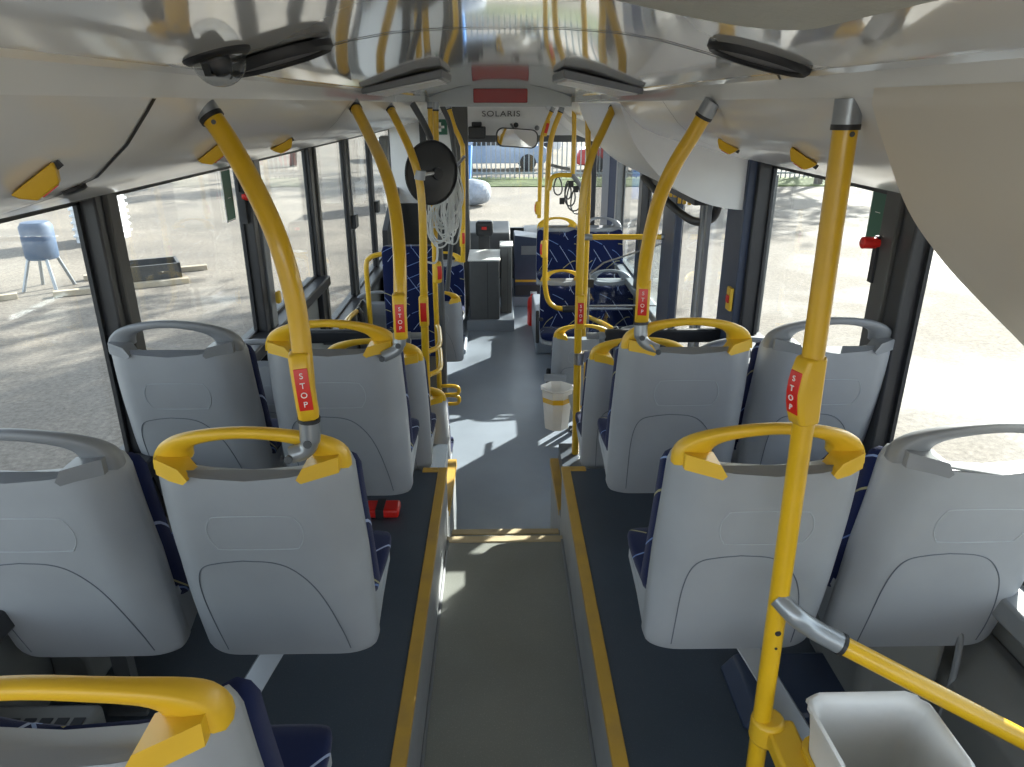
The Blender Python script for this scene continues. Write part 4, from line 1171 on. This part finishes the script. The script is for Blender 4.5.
cw = mat('white_car_paint', (.7, .72, .75), .2, coat=1); cb = mat('blue_car_paint', (.26, .34, .48), .2, coat=1); cr = mat('red_car_paint', (.45, .03, .03), .2, coat=1); cg = mat('silver_car_paint', (.4, .42, .45), .2, metal=.6)
car(-.2, 31.5, .05, cb, 'pale blue car parked behind the fence, centre of the windscreen')
car(5.2, 30.6, .0, cr, 'red car parked behind the fence at the right side of windscreen')
car(1.2, 41, .0, cw, 'white car farther behind the pale blue one beyond the fence')
car(-4.4, 37.5, .1, cg, 'silver car far left beyond the fence')
# blue tarpaulin bin and boulder left of view
e = empty('blue_container', (-1.35, 21.5, -.33), label='tall blue container at the left edge of the windscreen', cat='container')
B = MB(); B.prism([(-.5, 0), (.5, 0), (.6, 1.7), (.2, 2.4), (-.6, 2.4)], 'y', -.5, .5); B.build('body', mat('blue_plastic', (.04, .20, .55), .5), e, bevel=.08)
B = MB(); B.box(-.62, .62, -.54, .54, 1.5, 1.58); B.build('band', cb, e)
me = bpy.data.meshes.new('boulder'); bm = bmesh.new(); bmesh.ops.create_icosphere(bm, subdivisions=3, radius=.42)
for v in bm.verts: v.co *= 1 + .12 * math.sin(v.co.x * 6 + 1) * math.cos(v.co.z * 7) ; v.co.z *= .9
bm.to_mesh(me); bm.free(); me.materials.append(mat('boulder_stone', (.30, .33, .38), .8, var=.2, scale=5)); o = bpy.data.objects.new('boulder', me); COL.objects.link(o); o.location = (-.62, 20.0, .02)
tag(o, 'rounded grey blue boulder in front of the blue container', 'boulder')

# left yard objects
e = empty('ribbed_cabinet', (-7.9, 14.8, -.33), label='white ribbed cabinet in the left yard beside the window post', cat='cabinet')
B = MB(); B.box(-.45, .25, -.4, .4, 0, 1.7); B.build('body', cw, e, bevel=.02)
B = MB()
for k in range(12): B.box(-.47, .28, -.43, .43, .12 + k * .13, .17 + k * .13)
B.build('ribs', cw, e, bevel=.01)
e = empty('blue_drum', (-6.75, 10.7, -.33), label='faded blue drum on a stand in the yard, seen through nearest left window', cat='drum')
B = MB(); B.lathe([(.20, .45), (.22, .48), (.22, .92), (.18, .98), (.05, .99)], (0, 0, 0)); B.build('drum_body', mat('faded_blue', (.06, .10, .17), .6), e)
B = MB()
for a in (-.16, .16):
    for c_ in (-.16, .16): B.tube([(a * 1.5, c_ * 1.5, 0), (a * .8, c_ * .8, .48)], .025)
B.build('stand_leg', 'greymetal', e)
timber = mat('pale_timber', (.42, .36, .27), .8, scale=15)
for k, (x, y, rz) in enumerate(((-5.6, 10.6, .5), (-7.6, 9.6, .6), (-5.7, 11.6, .45))):
    B = MB(); B.box(-.9, .9, -.06, .06, 0, .08); o = B.build('timber_beam', timber, bevel=.005); o.location = (x, y, -.33); o.rotation_euler = (0, 0, rz)
    tag(o, ('pale beam on the ground nearest right of the blue drum', 'pale beam on the ground left of the blue drum', 'pale beam on the ground farthest behind the blue drum')[k], 'beam')
e = empty('yard_crate', (-5.5, 11.1, -.33), .5, label='dark open crate lying between the beams in the left yard', cat='crate')
B = MB(); B.box(-.5, .5, -.3, .3, 0, .04); B.box(-.5, .5, -.3, -.26, 0, .3); B.box(-.5, .5, .26, .3, 0, .3); B.box(-.5, -.46, -.3, .3, 0, .3); B.box(.46, .5, -.3, .3, 0, .3); B.build('box_body', 'pillar', e, smooth=False)

def tree(x, y, h, label, seed, leafy=.8):
    rnd = random.Random(seed); e = empty('tree', (x, y, -.33), label=label, cat='tree')
    B = MB(); Lf = MB()
    def br(p, d, L, r, dep):
        q = p + d * L; B.tube([p, p + d * L * .5 + Vector((rnd.uniform(-.05, .05) * L, rnd.uniform(-.05, .05) * L, 0)), q], [r, r * .85, r * .7], n=6)
        if dep == 0:
            for _ in range(16):
                c = q + Vector((rnd.gauss(0, .5), rnd.gauss(0, .5), rnd.gauss(0, .4))) * leafy; a = Vector((rnd.uniform(-1, 1), rnd.uniform(-1, 1), rnd.uniform(-1, 1))).normalized(); b2 = a.orthogonal().normalized(); sz = rnd.uniform(.12, .26)
                Lf.add([c - a * sz, c + b2 * sz * .6, c + a * sz, c - b2 * sz * .6], [(0, 1, 2, 3)])
            return
        for _ in range(3 if dep > 2 else 4):
            nd = (d + Vector((rnd.uniform(-.8, .8), rnd.uniform(-.8, .8), rnd.uniform(-.1, .5)))).normalized(); br(q, nd, L * rnd.uniform(.6, .8), r * .6, dep - 1)
    br(Vector((0, 0, 0)), Vector((0, 0, 1)), h * .34, .16, 4)
    B.build('trunk', 'trunk', e); Lf.build('foliage', 'leaf', e, smooth=False)
tree(4.2, 18.5, 9, 'leafy tree ahead on the right beyond the bus, casting the long ground shadows', 1)
tree(-9, 33, 10, 'tree beyond the fence ahead on the left', 2)
tree(16, 9.5, 8, 'tree in the yard far to the right of the bus', 4)
tree(10.8, 25, 10, 'tree right of the fence, one of two shading the ground ahead', 6)
tree(15.5, 33, 11, 'tree far right beyond the fence end', 7)
tree(-1.4, 35.5, 10, 'tree whose trunk stands left behind the fence', 8)
tree(6.5, 37, 10, 'tree standing right of centre well behind the fence', 5)
